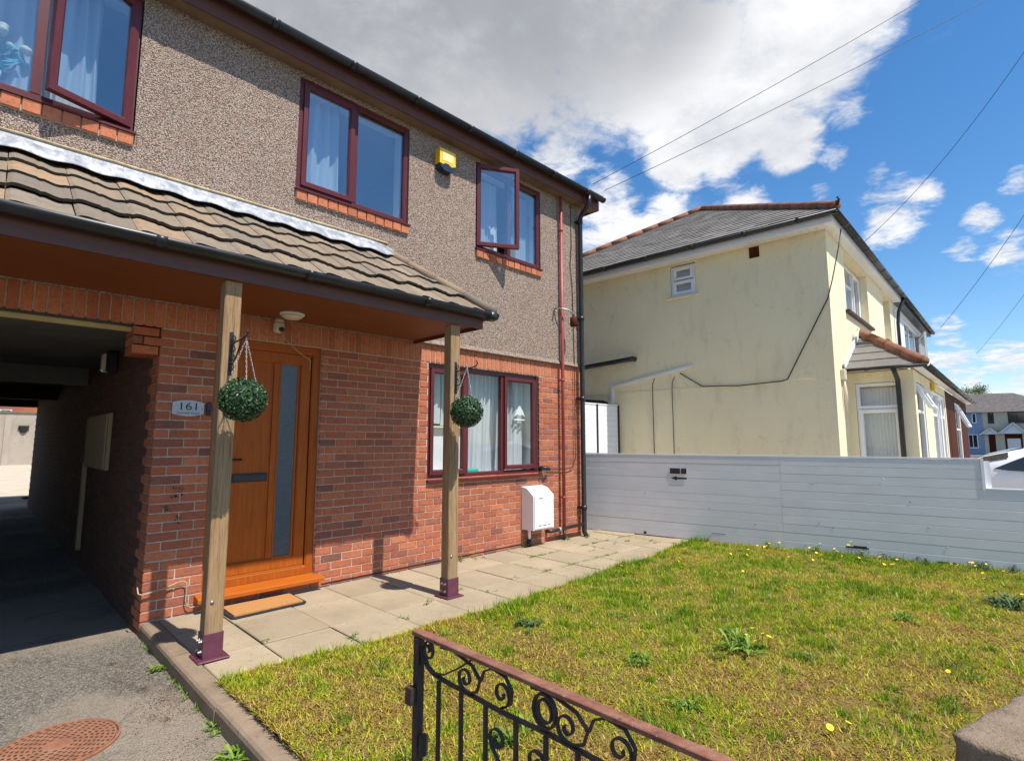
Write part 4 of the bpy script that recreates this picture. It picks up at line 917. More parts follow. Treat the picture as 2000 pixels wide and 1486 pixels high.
# hip end that falls to the right, with its capping
m = MB(); hb = Vector((3.64, 5.09, 2.70)); m.add([hipA, hipB, hb, hipA - Vector((0, 0, .03)), hipB - Vector((0.0, 0, .05)), hb - Vector((0, 0, .03))], [(0, 2, 1), (3, 4, 5), (0, 3, 5, 2), (1, 2, 5, 4), (0, 1, 4, 3)]); m.build('hip_slope', M['tile'], porch)
for k in range(4):
    a = hipA.lerp(hipB, k / 4 + .005) + Vector((.0, 0, .028)); b = hipA.lerp(hipB, (k + 1) / 4 + .03) + Vector((0, 0, .018 + .012)); m = MB(); m.tube([a, a.lerp(b, .5), b], [.050, .046, .040], 10); m.build('hip_tile', M['tile'], porch)
tip = hipA + Vector((0.02, -.02, .02)); m = MB(); m.ribbon([tip, tip + Vector((.03, -.03, .10)), tip + Vector((.05, -.05, .15)), tip + Vector((.085, -.06, .13)), tip + Vector((.075, -.055, .09))], .02, .005, (0.6, .8, 0)); m.build('hip_iron', M['bolt'], porch)
# lead flashing dressed over the top course
lead = MB(); v = []; f = []; n = 130; x0, x1 = -2.4, 3.20
for i in range(n + 1):
    x = x0 + (x1 - x0) * i / n; e = min(1, max(0, (3.20 - x) / 0.24)); e = e ** .6; wv = 0.010 * math.sin(x / TW * 2 * math.pi); jit = 0.008 * mnoise.noise(Vector((x * 4, 0, 1)))
    end = 1 - min(1, max(0, (x - 2.85) / .35)); drop = (1 - end) ** 2 * .05
    v += [(x, 5.094, 3.600 - drop + jit * .5), (x, 5.080, 3.522 - drop), (x, 5.06 - .06 * e, 3.505 - drop + wv * .5 + .022), (x, 5.05 - (.215 + jit) * e, 3.500 - .130 * e - drop + wv + .026), (x, 5.052 - (.216 + jit) * e, 3.495 - .132 * e - drop + wv + .018)]
for i in range(n):
    for k in range(4): a = i * 5 + k; f.append((a, a + 5, a + 6, a + 1))
lead.add(v, f, True).build('lead_flashing', M['lead'], porch)
m = MB(); m.tube([(x0 + (3.12 - x0) * i / 40, 5.092, 3.606 + .006 * mnoise.noise(Vector((i * .8, 2, 0)))) for i in range(41)], .011, 6); m.build('mortar_fillet', plain('yellowed_mortar', (0.46, 0.36, 0.20), 0.9, 0.3, 12), porch)
# eaves of the porch
MB().box((-2.4, 3.945, 2.545), (3.49, 5.117, 2.560)).build('soffit', M['soffit'], porch)
m = MB(); m.box((-2.4, 3.922, 2.512), (3.512, 3.944, 2.665)); m.box((3.491, 3.945, 2.512), (3.512, 5.09, 2.665)); m.build('fascia', M['fascia'], porch)
gutter('porch_gutter', (-2.4, 3.866, 2.672), (3.63, 3.866, 2.664), 0.060, (0, -1, 0), porch, [.30, .52, .68, .86])
gutter('side_gutter', (3.566, 3.87, 2.664), (3.566, 5.08, 2.664), 0.058, (1, 0, 0), porch)
m = MB(); m.tube([(3.566, 3.866, 2.668), (3.566, 3.866, 2.60)], [.075, .06], 10); m.build('gutter_angle', M['gutter'], porch)
def post(x0, x1, y0, y1, zt, lean=(0, 0)):
    m = MB(); m.box((x0, y0, 0.012), (x1, y1, zt), .007)
    p = m.build('post', M['post'], porch); cx, cy = (x0 + x1) / 2, (y0 + y1) / 2
    m = MB(); m.box((x0 - .005, y0 - .005, .014), (x1 + .005, y0 - .0005, .165)); m.box((x0 - .005, y1 + .0005, .014), (x1 + .005, y1 + .005, .165)); m.box((x0 - .005, y0, .014), (x0 - .0005, y1, .165)); m.box((x1 + .0005, y0, .014), (x1 + .005, y1, .165)); m.build('post_shoe', M['steel_purple'], p)
    m = MB(); m.box((cx - .095, cy - .10, .003), (cx + .095, cy + .10, .0135), .003); m.build('base_plate', M['steel_purple'], p)
    for z in (.055, .118):
        for yy in (y0 + .03, y1 - .035):
            m = MB(); m.disc_lathe([(.008, -.026), (.008, -.014), (.013, -.013), (.013, -.006)], (x0 + .001, yy, z), 6, False, axis=0); m.build('bolt', M['bolt'], p)
    m = MB(); m.tube([(cx - .02, y0 - .004, .36), (cx - .02, y0 + .004, .36)], .013, 8); m.build('coach_bolt', M['bolt'], p)
    # scrolled hanging bracket on the front face
    b = MB(); b.box((cx - .012, y0 - .007, 1.85), (cx + .012, y0 - .001, 2.15), .002)
    b.tube([(cx, y0 - .006, 2.055), (cx, y0 - .10, 2.07), (cx, y0 - .25, 2.075), (cx, y0 - .30, 2.085), (cx, y0 - .318, 2.11), (cx, y0 - .30, 2.128)], .006, 6)
    b.tube([(cx, y0 - .006, 1.93), (cx, y0 - .05, 1.925), (cx, y0 - .11, 1.955), (cx, y0 - .17, 2.02), (cx, y0 - .215, 2.07)], .005, 6)
    for zc in (1.90, 1.97, 2.03, 2.10):
        b.tube([(cx + .008 + .018 * math.sin(a) * (1 - a / 9), y0 - .014 - .01 * a / 6, zc + .028 * math.cos(a) * (1 - a / 9)) for a in [k * .6 for k in range(12)]], .0045, 5)
    b.build('bracket', M['black'], p)
    return cx
cx1 = post(1.155, 1.264, 3.95, 4.06, 2.512); cx2 = post(3.135, 3.248, 3.95, 4.06, 2.512)
# hanging topiary balls
def topiary(loc, r, label):
    t = thing('topiary_ball', label, 'topiary', loc, 'topiary balls hanging from the porch posts'); c0 = Vector(loc)
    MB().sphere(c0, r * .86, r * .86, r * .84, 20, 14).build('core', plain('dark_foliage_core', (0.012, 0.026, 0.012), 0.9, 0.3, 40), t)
    m = MB(); rr = []
    for i in range(2600):
        d = Vector((random.gauss(0, 1), random.gauss(0, 1), random.gauss(0, 1))).normalized(); p = c0 + d * r * random.uniform(.84, 1.0); p.z = c0.z + (p.z - c0.z) * .97
        nn = (d + Vector((random.gauss(0, .45), random.gauss(0, .45), random.gauss(0, .45)))).normalized(); u = nn.orthogonal().normalized(); u.rotate(Matrix.Rotation(random.uniform(0, 6.28), 3, nn)); w = nn.cross(u); L = random.uniform(.008, .0125); B = L * .62
        m.add([p - u * L, p - u * L * .1 + w * B + nn * .002, p + u * L, p - u * L * .1 - w * B + nn * .002], [(0, 1, 2), (0, 2, 3)]); q = random.random(); rr += [q, q]
    m.build('leaves', M['box_leaf'], t, kind='stuff', rnd=rr)
    top = c0 + Vector((0, 0, .40))
    for k in range(3):
        a = k * 2.094 + .35; e = c0 + Vector((math.cos(a) * r * .62, math.sin(a) * r * .62, r * .80)); m = MB(); n = 17
        for i in range(n):
            p = top.lerp(e, i / n); q = top.lerp(e, (i + 1.25) / n); side = Vector((0.003, 0, 0)) if i % 2 else Vector((0, .003, 0))
            m.tube([p + side, q + side], .0016, 4); m.tube([p - side, q - side], .0016, 4)
        m.build('chain', M['chain'], t, kind='stuff')
    MB().tube([top + Vector((0, 0, .0)), top + Vector((0, .004, .02)), top + Vector((0, .012, .03)), top + Vector((0, .016, .02))], .0028, 6).build('hook', M['chain'], t)
    return t
topiary((1.214, 3.668, 1.668), .148, 'green topiary ball hanging before the orange door from left porch post')
topiary((3.115, 3.69, 1.668), .150, 'green topiary ball hanging before the ground floor window from right porch post')
# ceiling light and camera under the porch
cl = thing('porch_light', 'round cream ceiling light on the porch soffit above the door', 'ceiling light', (1.95, 4.75, 2.54))
MB().disc_lathe([(.105, 0), (.105, -.014), (.095, -.018)], (1.95, 4.75, 2.5445), 28).build('base', M['white_pvc'], cl); MB().disc_lathe([(.092, -.0185), (.088, -.032), (.06, -.05), (.03, -.056), (.0, -.057)], (1.95, 4.75, 2.5445), 28).build('diffuser', M['lamp_glass'], cl)
cc = thing('security_camera', 'cream security camera with dark lens under the porch above the door', 'camera', (1.95, 5.06, 2.48))
MB().disc_lathe([(.035, .0), (.04, -.03), (.03, -.035)], (1.95, 5.04, 2.5445), 14).build('mount', M['cream_pl'], cc); MB().box((1.905, 4.995, 2.41), (1.985, 5.085, 2.515), .02).build('housing', M['cream_pl'], cc); MB().disc_lathe([(.024, 0), (.024, -.012), (.016, -.016)], (1.955, 4.994, 2.435), 14, axis=1).build('lens', M['black'], cc)
t = tag(MB().tube([(1.97, 5.07, 2.42), (2.05, 5.105, 2.36), (2.18, 5.11, 2.26), (2.30, 5.112, 2.19), (2.31, 5.14, 2.10)], .004, 6).build('camera_cable', M['cable_w']), 'thin pale cable slanting from the security camera to the door frame', 'cable')
t = tag(MB().tube([(1.49 + .02 * math.cos(k), 5.105, 2.07 + .03 * math.sin(k)) for k in [i * .4 for i in range(11)]], .003, 5).build('wire_hook', M['black']), 'small dark wire hook on the brick left of door top', 'hook')
# ================================================================== plastic board fence
fence = thing('board_fence', 'low grey white plastic board fence running from house corner along the lawn', 'fence', (7.55, 3.0, 0))
FD = Vector((0.17, -1, 0)).normalized(); FP = Vector((7.11, 5.47, 0)); FN = Vector((FD.y, -FD.x, 0))   # FN points to the lawn side (-x)
if FN.x > 0: FN = -FN
def FW(s, o, z): p = FP + FD * s + FN * o; return (p.x, p.y, z)
def fence_box(m, s0, s1, o0, o1, z0, z1, ch=0.0):
    prof = [(o0, z0), (o0, z1), (o1 - ch, z1), (o1, z1 - ch), (o1, z0 + ch), (o1 - ch, z0)] if ch else [(o0, z0), (o0, z1), (o1, z1), (o1, z0)]
    n = len(prof); v = [FW(s0, o, z) for o, z in prof] + [FW(s1, o, z) for o, z in prof]
    m.add(v, [(i, (i + 1) % n, n + (i + 1) % n, n + i) for i in range(n)] + [tuple(range(n)), tuple(range(2 * n - 1, n - 1, -1))])
BHt = 0.1075
for (s0, s1, nb0, nb) in ((-1.6, 2.925, 0, 11), (2.935, 7.4, 0, 8), (2.935, 4.955, 8, 11)):
    for k in range(nb0, nb):
        m = MB(); o = random.uniform(-.001, .001); fence_box(m, s0, s1, -.028, .002 + o, 0.012 + k * BHt, 0.012 + (k + 1) * BHt - .0017 + random.uniform(-.0004, .0004), .003); m.build('fence_board', M['fence'], fence)
m = MB(); fence_box(m, -1.6, 4.954, -.045, .006, 0.012 + 11 * BHt + .001, 0.012 + 11 * BHt + .022); m.build('top_rail', M['white_pvc'], fence)
m = MB(); fence_box(m, 4.986, 7.4, -.045, .008, 0.012 + 8 * BHt + .001, 0.012 + 8 * BHt + .018); m.build('low_rail', M['white_pvc'], fence)
m = MB(); fence_box(m, 4.956, 4.984, -.05, .008, 0.012 + 8 * BHt - .005, 1.216); m.build('end_post', M['white_pvc'], fence)
m = MB(); fence_box(m, 2.9255, 2.9345, -.03, .0005, 0.01, 1.194); m.build('joint_strip', M['fence'], fence)
for s in (-1.5, 1.0, 2.93, 5.0, 7.2):
    m = MB(); fence_box(m, s - .04, s + .04, -.12, -.046, -.1, 1.18 if s < 5.1 else .86); m.build('rear_post', M['white_pvc'], fence)
# drilled plugs and scuffs
m = MB()
for s, z in ((1.05, .62), (2.35, .22), (2.6, .30), (3.3, .86), (3.35, .38), (3.5, .33), (4.05, .95), (4.45, .42), (4.6, .21), (3.85, .18), (2.0, .47), (4.3, .7)):
    p = Vector(FW(s, .004, z)); m.tube([p, p + FN * .002], .009, 7)
m.build('screw_plug', M['bolt'], fence, kind='stuff')
m = MB()
for s0, s1, z, h in ((3.62, 3.86, .105, .016), (3.70, 3.84, .115, .022), (2.02, 2.2, .12, .006), (4.5, 4.7, .02, .03), (4.62, 4.66, .03, .02), (1.02, 1.06, .02, .04)): fence_box(m, s0, s1, .0035, .0045, z, z + h, 0)
m.build('broken_edge', M['hole'], fence, kind='stuff')
sg = thing('fence_sign', 'two dark number tiles with left pointing arrow on the plastic fence', 'sign', FW(1.57, .01, .93))
m = MB(); fence_box(m, 1.452, 1.602, .0045, .009, .93, 1.008); m.build('number_tile', M['ink'], sg)
m = MB(); fence_box(m, 1.617, 1.692, .0045, .009, .93, 1.008); m.build('letter_tile', M['ink'], sg)
for k, s in enumerate((1.474, 1.52, 1.568)):
    m = MB(); fence_box(m, s, s + .026, .0095, .0105, .946, .992); m.build('raised_figure', M['brown_dark'], sg)
m = MB(); fence_box(m, 1.64, 1.668, .0095, .0105, .946, .992); m.build('raised_figure', M['brown_dark'], sg)
m = MB(); ar = [(1.695, .853), (1.695, .877), (1.555, .877), (1.545, .896), (1.468, .866), (1.545, .834), (1.555, .853)]; v = [FW(s, .005, z) for s, z in ar] + [FW(s, .009, z) for s, z in ar]; n = len(ar); m.add(v, [(i, (i + 1) % n, n + (i + 1) % n, n + i) for i in range(n)] + [tuple(range(n)), tuple(range(2 * n - 1, n - 1, -1))]); m.build('arrow', M['ink'], sg)
# white boarded gate between the houses
wg = thing('white_side_gate', 'tall white boarded gate in sun between the two houses', 'gate', (9.0, 6.4, 0))
for k in range(20):
    for a, b in ((7.4, 8.07), (8.11, 8.785), (8.835, 9.53)): MB().box((a, 6.40, .05 + k * .104), (b, 6.42, .05 + (k + 1) * .104 - .003), .003).build('board', M['white_pvc'], wg)
for x in (7.38, 8.09, 8.81, 9.555): MB().box((x - .02, 6.385, 0), (x + .02, 6.44, 2.15)).build('gate_post', M['black'], wg)
MB().box((7.4, 6.39, 2.135), (9.53, 6.44, 2.16)).build('gate_rail', M['white_pvc'], wg)
# ================================================================== cream semi-detached pair
YO = Vector((9.8, 2.4, 0))
TY = Matrix([[1, -.05, 0, YO.x], [.03, 1, 0, YO.y], [0, 0, 1, 0], [0, 0, 0, 1]])
TS = TY @ Matrix([[0, 1, 0, 0], [-1, 0, 0, 0], [0, 0, 1, 0], [0, 0, 0, 1]])       # wall facing the garden: local x = -depth, local y = into the house
yh = thing('cream_house', 'cream rendered house with slate hipped roof standing behind the plastic fence', 'house', YO)
ZE = 4.93
def ybox(a, b, name, mat, ch=0): m = MB(TY); m.box(a, b, ch); return m.build(name, mat, yh)
m = MB(TY); ops = [(1.2, 3.27, 3.76, 4.86), (5.05, 6.0, 3.76, 4.86)]
wall_panels(m, 0.0, 6.6, -.1, ZE, 0, .25, ops)
m.box((6.3, .26, -.1), (6.59, 7.6, ZE)); m.box((0.25, 7.35, -.1), (6.29, 7.6, ZE))
m.build('front_wall', M['yellow'], yh)
m = MB(TS); wall_panels(m, -7.6, -.251, -.1, ZE, 0.0, .25, [(-2.76, -2.24, 4.24, 4.88)]); m.build('side_wall', M['yellow'], yh)
m = MB(TY); m.box((.251, .251, ZE - .04), (6.29, 7.34, ZE - .002)); m.build('ceiling', M['room'], yh)
# white boarded soffit, fascia, gutters
m = MB(TY)
for k in range(66):
    b0 = -.14 + k * .118; m.box((-.285, b0, ZE - .004), (-.001, b0 + .113, ZE + .008))
m.build('side_soffit', M['white_pvc'], yh, kind='stuff')
ybox((0.0, -.145, ZE - .003), (6.6, -.001, ZE + .008), 'front_soffit', M['white_pvc'])
m = MB(TY); m.box((-.31, -.17, ZE - .015), (-.287, 7.66, ZE + .14)); m.box((-.286, -.17, ZE - .015), (6.6, -.147, ZE + .14)); m.build('fascia_board', M['white_pvc'], yh)
gutter('gutter', (-.372, 7.7, ZE + .125), (-.372, -.26, ZE + .135), .062, (-1, 0, 0), yh, [.1, .22, .34, .46, .58, .70, .82, .93], TY)
gutter('gutter', (-.42, -.232, ZE + .135), (6.6, -.232, ZE + .13), .062, (0, -1, 0), yh, [.1, .22, .34, .46, .58, .7, .82, .94], TY)
# hipped roof: rafters as four planes, slates laid course by course on the face in view
ZR0, ZR1, RB = ZE + .15, ZE + 2.75, 4.12

A0 = (-.39, -.26, ZR0); A1 = (-.39, 7.72, ZR0); Rg = (4.0, 3.73, ZR1); Rh = (9.2, 3.73, ZR1); A2 = (13.1, -.26, ZR0); A3 = (13.1, 7.72, ZR0)
def dn(p, k=.05): return (p[0], p[1], p[2] - k)
m = MB(TY); m.add([dn(A0), dn(A1), dn(Rg), dn(Rh), dn(A2), dn(A3)], [(0, 2, 1), (0, 4, 3, 2), (4, 5, 3), (1, 2, 3, 5), (0, 1, 5, 4)]); m.build('roof', M['grey_tile'], yh)
sl = MB(TY); rr = []; NC = 25; slope = Vector((4.39, 0, ZR1 - ZR0)).normalized(); upn = Vector((-slope.z, 0, slope.x))
for c in range(NC):
    t0, t1 = c / NC, min(1, (c + 1.25) / NC); a0, z0 = -.39 + 4.39 * t0, ZR0 + (ZR1 - ZR0) * t0; a1, z1 = -.39 + 4.39 * t1, ZR0 + (ZR1 - ZR0) * t1
    b = -.26 + 3.99 * t0 - (.13 if c % 2 else 0); be = 7.72 - 3.99 * t0
    while b < be:
        p, q = max(b, -.26 + 3.99 * t0), min(b + .252, be); b += .256
        if q - p < .03: continue
        lift = .018 + random.uniform(-.002, .004); pu = min(q, max(p, -.26 + 3.99 * t1)); qu = max(p, min(q, 7.72 - 3.99 * t1))
        vv = [(a0, p, z0), (a0, q, z0), (a1, qu, z1), (a1, pu, z1)]; top = [Vector(x) + upn * (lift if i < 2 else .002) for i, x in enumerate(vv)]; bt = [Vector(x) + upn * (lift - .012 if i < 2 else -.006) for i, x in enumerate(vv)]
        n0 = len(sl.f); sl.add(top + bt, [(0, 1, 2, 3), (7, 6, 5, 4), (0, 4, 5, 1), (1, 5, 6, 2), (3, 2, 6, 7), (0, 3, 7, 4)]); rr += [random.random()] * (len(sl.f) - n0)
sl.build('slates', M['slate'], yh, kind='stuff', rnd=rr)
for P, Q, n in ((A0, Rg, 14), (A1, Rg, 14), (Rg, Rh, 12)):
    P, Q = Vector(P), Vector(Q)
    for k in range(n):
        a, b = P.lerp(Q, k / n) + Vector((0, 0, .045 + random.uniform(-.004, .004))), P.lerp(Q, (k + 1.03) / n) + Vector((0, 0, .052)); m = MB(TY); m.tube([a, b], [.080, .074], 10); m.build('ridge_tile', M['ridge'], yh)
m = MB(TY); m.tube([(-.40, -.28, ZR0 + .04), (-.43, -.31, ZR0 + .13), (-.41, -.29, ZR0 + .17)], .02, 6); m.build('hip_iron', M['black'], yh)
m = MB(TY); m.tube([(5.3, 3.73, ZR1 - .1), (5.3, 3.73, ZR1 + .34)], .10, 8); m.tube([(5.3, 3.73, ZR1 + .34), (5.3, 3.73, ZR1 + .40)], .14, 8); m.build('flue', M['black'], yh)
# side wall details
window(yh, -2.75, -2.25, 4.26, 4.86, .012, [], [(-2.70, -2.30, 4.58, 4.83, None, 0), (-2.71, -2.29, 4.29, 4.555, None, 0)], 'glass', 'white_pvc', .05, liner=False, T=TS, sill_out=.03, name='side_window')
m = MB(TS); m.box((-2.70, .06, 4.28), (-2.30, .064, 4.84)); m.build('blind', M['curtain'], yh)
m = MB(TS); m.box((-2.86, -.05, 4.20), (-2.18, -.001, 4.232), .006); m.build('stone_sill', M['yellow'], yh)
m = MB(TS); m.box((-1.23, -.006, 4.70), (-1.055, -.001, 4.90)); m.build('air_brick', M['brown_wood'], yh)
m = MB(TS); m.box((-1.05, -.004, 4.66), (-.86, -.001, 4.92)); m.build('render_patch', M['yellow'], yh)
m = MB(TS); m.box((-7.6, -.014, 2.405), (-.3, -.001, 2.425)); m.build('render_band', M['yellow'], yh)
t = MB(TS); t.tube([(-3.60, .02, 3.10), (-3.60, -.10, 3.10), (-3.68, -.12, 3.09), (-6.9, -.12, 2.90)], .052, 10); tag(t.build('soil_pipe', M['gutter']), 'thick black pipe sloping along the cream side wall', 'pipe')
t = MB(TS); t.tube([(-4.25, -.06, 2.20), (-4.35, -.06, 2.24), (-7.0, -.06, 2.52)], .035, 8); tag(t.build('gutter_pipe', M['gutter']), 'thinner black pipe low on cream wall above white side gate', 'pipe')
t = MB(TS); t.bar((-2.38, -.03, 2.835), (-4.12, -.03, 2.545), .05, .05); t.bar((-4.13, -.03, 2.56), (-4.16, -.03, 2.0), .05, .05, (1, 0, 0)); tag(t.build('white_conduit', M['white_paint']), 'white plastic conduit sloping on cream wall then dropping behind gate', 'conduit')
t = MB(TY); t.tube([(.25, -.18, ZE + .02), (.12, -.15, 4.6), (.02, -.05, 4.05), (-.02, .02, 3.75), (-.02, .10, 3.6), (-.02, .70, 2.46), (-.02, .78, 2.43), (-.02, 1.5, 2.40), (-.02, 2.18, 2.43), (-.02, 2.62, 2.72)], .009, 6); tag(t.build('wall_cable', M['cable']), 'black cable crossing the corner and side wall of cream house', 'cable')
for bx in (3.22, 2.80):
    t = MB(TS); t.tube([(-bx + .06, -.012, 2.66), (-bx + .01, -.012, 2.56), (-bx, -.012, 2.40), (-bx, -.012, .4)], .006, 5); tag(t.build('thin_cable', M['cable']), ('thin dark cable dropping down the cream wall nearer the white gate' if bx > 3 else 'thin dark cable dropping down cream wall, right one under conduit'), 'cable')
# front wall of the first house
for xa, xb in ((1.22, 3.25),):
    window(yh, xa, xb, 3.78, 4.84, .15, [1.9, 2.58], [(2.62, 3.2, 3.84, 4.78, None, 0)], 'glass', 'white_pvc', .06, T=TY, liner=False, sill_out=.02, name='upper_window', transoms=[(1.28, 2.58, 4.45)])
window(yh, 5.07, 5.98, 3.78, 4.84, .15, [], [(5.12, 5.93, 3.83, 4.79, None, 0)], 'glass', 'white_pvc', .05, T=TY, liner=False, sill_out=.02, name='narrow_upper_window')
for xa, xb in ((1.1, 3.4), (4.95, 6.1)): m = MB(TY); m.box((xa, -.07, 3.70), (xb, .12, 3.755), .006); m.build('window_sill', M['brown_dark'], yh)
t = MB(TY); t.tube([(.42, -.03, 2.55), (.42, -.05, 2.2), (.44, -.06, 1.9)], [.01, .03, .01], 8); t.box((.36, -.07, 2.42), (.5, -.002, 2.60), .01); tag(t.build('cable_box', M['cream_pl']), 'cream cable box at the sunlit corner of cream house', 'box')
# lean-to bay along the front of both houses
bay = [(.78, -.93, 0)]
m = MB(TS); wall_panels(m, 0.0, .93, -.1, 2.56, .78, .93, [(.12, .74, .75, 2.38)]); m.build('bay_side_wall', M['yellow'], yh)
window(yh, .125, .735, .76, 2.37, .80, [], [(.15, .71, .79, 1.93, None, 0)], 'glass', 'white_pvc', .05, T=TS, liner=False, sill_out=.02, name='bay_window', transoms=[(.16, .70, 1.97)])
curtain('vertical blind inside the side pane of cream bay window', 10.72, 10.725, .8, 1.93, 1.9, M['curtain'], 1, .001) if False else None
m = MB(TS); v = []; f = []
for j in range(2):
    for i in range(41): v.append((.14 + .58 * i / 40, .95 + .012 * math.sin(i * 1.9), .8 + 1.5 * j))
m.add(v, [(i, i + 1, i + 42, i + 41) for i in range(40)], True); tag(m.build('net_curtain', M['curtain']), 'white pleated net inside the bay window of cream house', 'curtain')
m = MB(TY); wall_panels(m, .93, 5.7, -.1, 2.56, -.93, -.78, [(1.0, 2.0, .8, 2.38), (3.1, 5.5, -.1, 2.40)]); m.build('bay_front_wall', M['yellow'], yh)
m = MB(TY); wall_panels(m, 5.71, 12.2, -.1, 2.56, -.93, -.78, [(8.1, 9.6, .6, 2.42)]); m.build('timber_front', M['brown_wood'], yh)
window(yh, 1.02, 1.98, .82, 2.36, -.92, [], [(1.08, 1.92, 1.92, 2.32, 'T', 25)], 'glass', 'white_pvc', .06, T=TY, liner=False, sill_out=.02, name='bay_front_window', transoms=[(1.08, 1.92, 1.9)])
window(yh, 3.12, 5.48, .0, 2.38, -.92, [4.0, 4.6], [(4.03, 4.57, .1, 2.3, None, 0)], 'glass', 'white_pvc', .06, T=TY, liner=False, sill=False, name='porch_door', transoms=[(3.18, 5.42, 1.92)])
window(yh, 8.12, 9.58, .62, 2.40, -.93, [], [(8.2, 9.5, 1.75, 2.34, 'T', 22)], 'glass', 'white_pvc', .06, T=TY, liner=False, sill_out=.02, name='timber_front_window', transoms=[(8.2, 9.5, 1.72)])
# bay roof: hip facing the garden, long front slope
h0, h1, h2 = (.56, -.02, 2.60), (.56, -1.10, 2.60), (2.03, -.02, 3.42); h3 = (12.6, -1.10, 2.60); h4 = (12.6, -.02, 3.42)
m = MB(TY); m.add([h0, h1, h2, h3, h4, dn(h0, .03), dn(h1, .03), dn(h3, .03)], [(0, 1, 2), (1, 3, 4, 2), (5, 0, 1, 6), (6, 1, 3, 7)]); m.build('bay_roof', M['slate'], yh)
for k in range(5):
    t0, t1 = k / 5, (k + 1) / 5 + .02; P = [Vector(h0).lerp(Vector(h2), t0), Vector(h1).lerp(Vector(h2), t0), Vector(h1).lerp(Vector(h2), min(t1, .99)), Vector(h0).lerp(Vector(h2), min(t1, .99))]; up = Vector((-.5, 0, .86))
    m = MB(TY); m.add([P[0] + up * .022, P[1] + up * .022, P[2] + up * .006, P[3] + up * .006, P[0] + up * .004, P[1] + up * .004, P[2], P[3]], [(0, 1, 2, 3), (4, 7, 6, 5), (0, 4, 5, 1), (1, 5, 6, 2), (3, 2, 6, 7), (0, 3, 7, 4)]); m.build('slate_course', M['slate'], yh)
for k in range(4):
    a, b = Vector(h1).lerp(Vector(h2), k / 4) + Vector((0, 0, .04)), Vector(h1).lerp(Vector(h2), (k + 1.04) / 4) + Vector((0, 0, .045)); m = MB(TY); m.tube([a, b], [.085, .078], 9); m.build('bay_ridge_tile', M['ridge'], yh)
m = MB(TY); m.bar(Vector(h0) + Vector((-.01, -.012, .05)), Vector(h2) + Vector((-.01, -.012, .06)), .02, .13, (-.5, 0, .86)); m.build('bay_flashing', M['white_paint'], yh)
ybox((.58, -1.06, 2.575), (12.5, -.935, 2.59), 'bay_soffit', M['white_pvc']); ybox((.585, -.93, 2.575), (.775, -.01, 2.59), 'bay_soffit', M['white_pvc'])
gutter('bay_gutter', (.53, 0.0, 2.61), (.53, -1.14, 2.60), .045, (-1, 0, 0), yh, [.3], TY); gutter('bay_gutter', (.5, -1.14, 2.60), (12.6, -1.14, 2.60), .045, (0, -1, 0), yh, [.08, .2, .3, .4, .5, .6, .7, .8, .9], TY)
m = MB(TY); m.tube([(.53, -.70, 2.58), (.55, -.72, 2.50), (.70, -.73, 2.40), (.72, -.73, 2.2), (.72, -.73, 0)], .036, 10); m.build('bay_downpipe', M['gutter'], yh)
m = MB(TY); m.box((3.0, -1.0, 2.36), (3.22, -.94, 2.52), .01); tag(m.build('alarm_sounder', M['alarm_y']), 'yellow alarm box under the eave over cream house entrance', 'alarm')
# the attached white house
wh = thing('white_house', 'white rendered half of the pair with dark eaves beyond the cream house', 'house', TY @ Vector((9, 0, 0)))
m = MB(TY); wall_panels(m, 6.61, 12.6, -.1, ZE, 0, .25, [(8.2, 11.6, 3.72, 4.8)]); m.box((12.35, .26, -.1), (12.6, 7.6, ZE)); m.box((6.61, 7.35, -.1), (12.34, 7.6, ZE)); m.build('wall', M['white_render'], wh)
m = MB(TY); m.box((6.61, -.17, ZE - .015), (12.9, -.15, ZE + .14)); m.box((6.61, -.149, ZE - .003), (12.9, -.002, ZE + .008)); m.build('dark_eave', M['black'], wh)
gutter('gutter', (6.62, -.232, ZE + .13), (12.95, -.232, ZE + .12), .058, (0, -1, 0), wh, [.06, .18, .3, .42, .54, .66, .78, .9], TY)
window(wh, 8.22, 11.58, 3.74, 4.78, .02, [9.2, 10.4], [(10.43, 11.53, 3.8, 4.72, 'R', 14)], 'glass', 'white_pvc', .06, T=TY, liner=False, sill_out=.06)
t = MB(TY); t.tube([(6.6, -.23, ZE + .08), (6.6, -.10, ZE - .25), (6.6, -.07, 4.4), (6.6, -.07, 3.15)], .038, 8); tag(t.build('shared_downpipe', M['gutter']), 'black downpipe where the cream and white houses join', 'downpipe')
# ================================================================== garden gate and stone pier in the foreground
GX = 1.06
gate = thing('iron_gate', 'rusty black wrought iron garden gate with scrolls standing open at lawn edge', 'gate', (GX, 1.0, 0))
def gl(y, z, x=GX): return (x, y, z)
m = MB(); m.box((GX - .0165, .42, .787), (GX + .0165, 1.497, .80), .002); m.build('top_rail', M['rust'], gate)
m = MB(); m.box((GX - .013, 1.465, -.03), (GX + .013, 1.492, .784), .002); m.build('stile', M['iron2'], gate)
m = MB(); m.box((GX - .013, .43, -.03), (GX + .013, .456, .784), .002); m.build('stile', M['iron2'], gate)
m = MB(); m.box((GX - .010, .457, .03), (GX + .010, 1.464, .05)); m.build('bottom_rail', M['iron2'], gate)
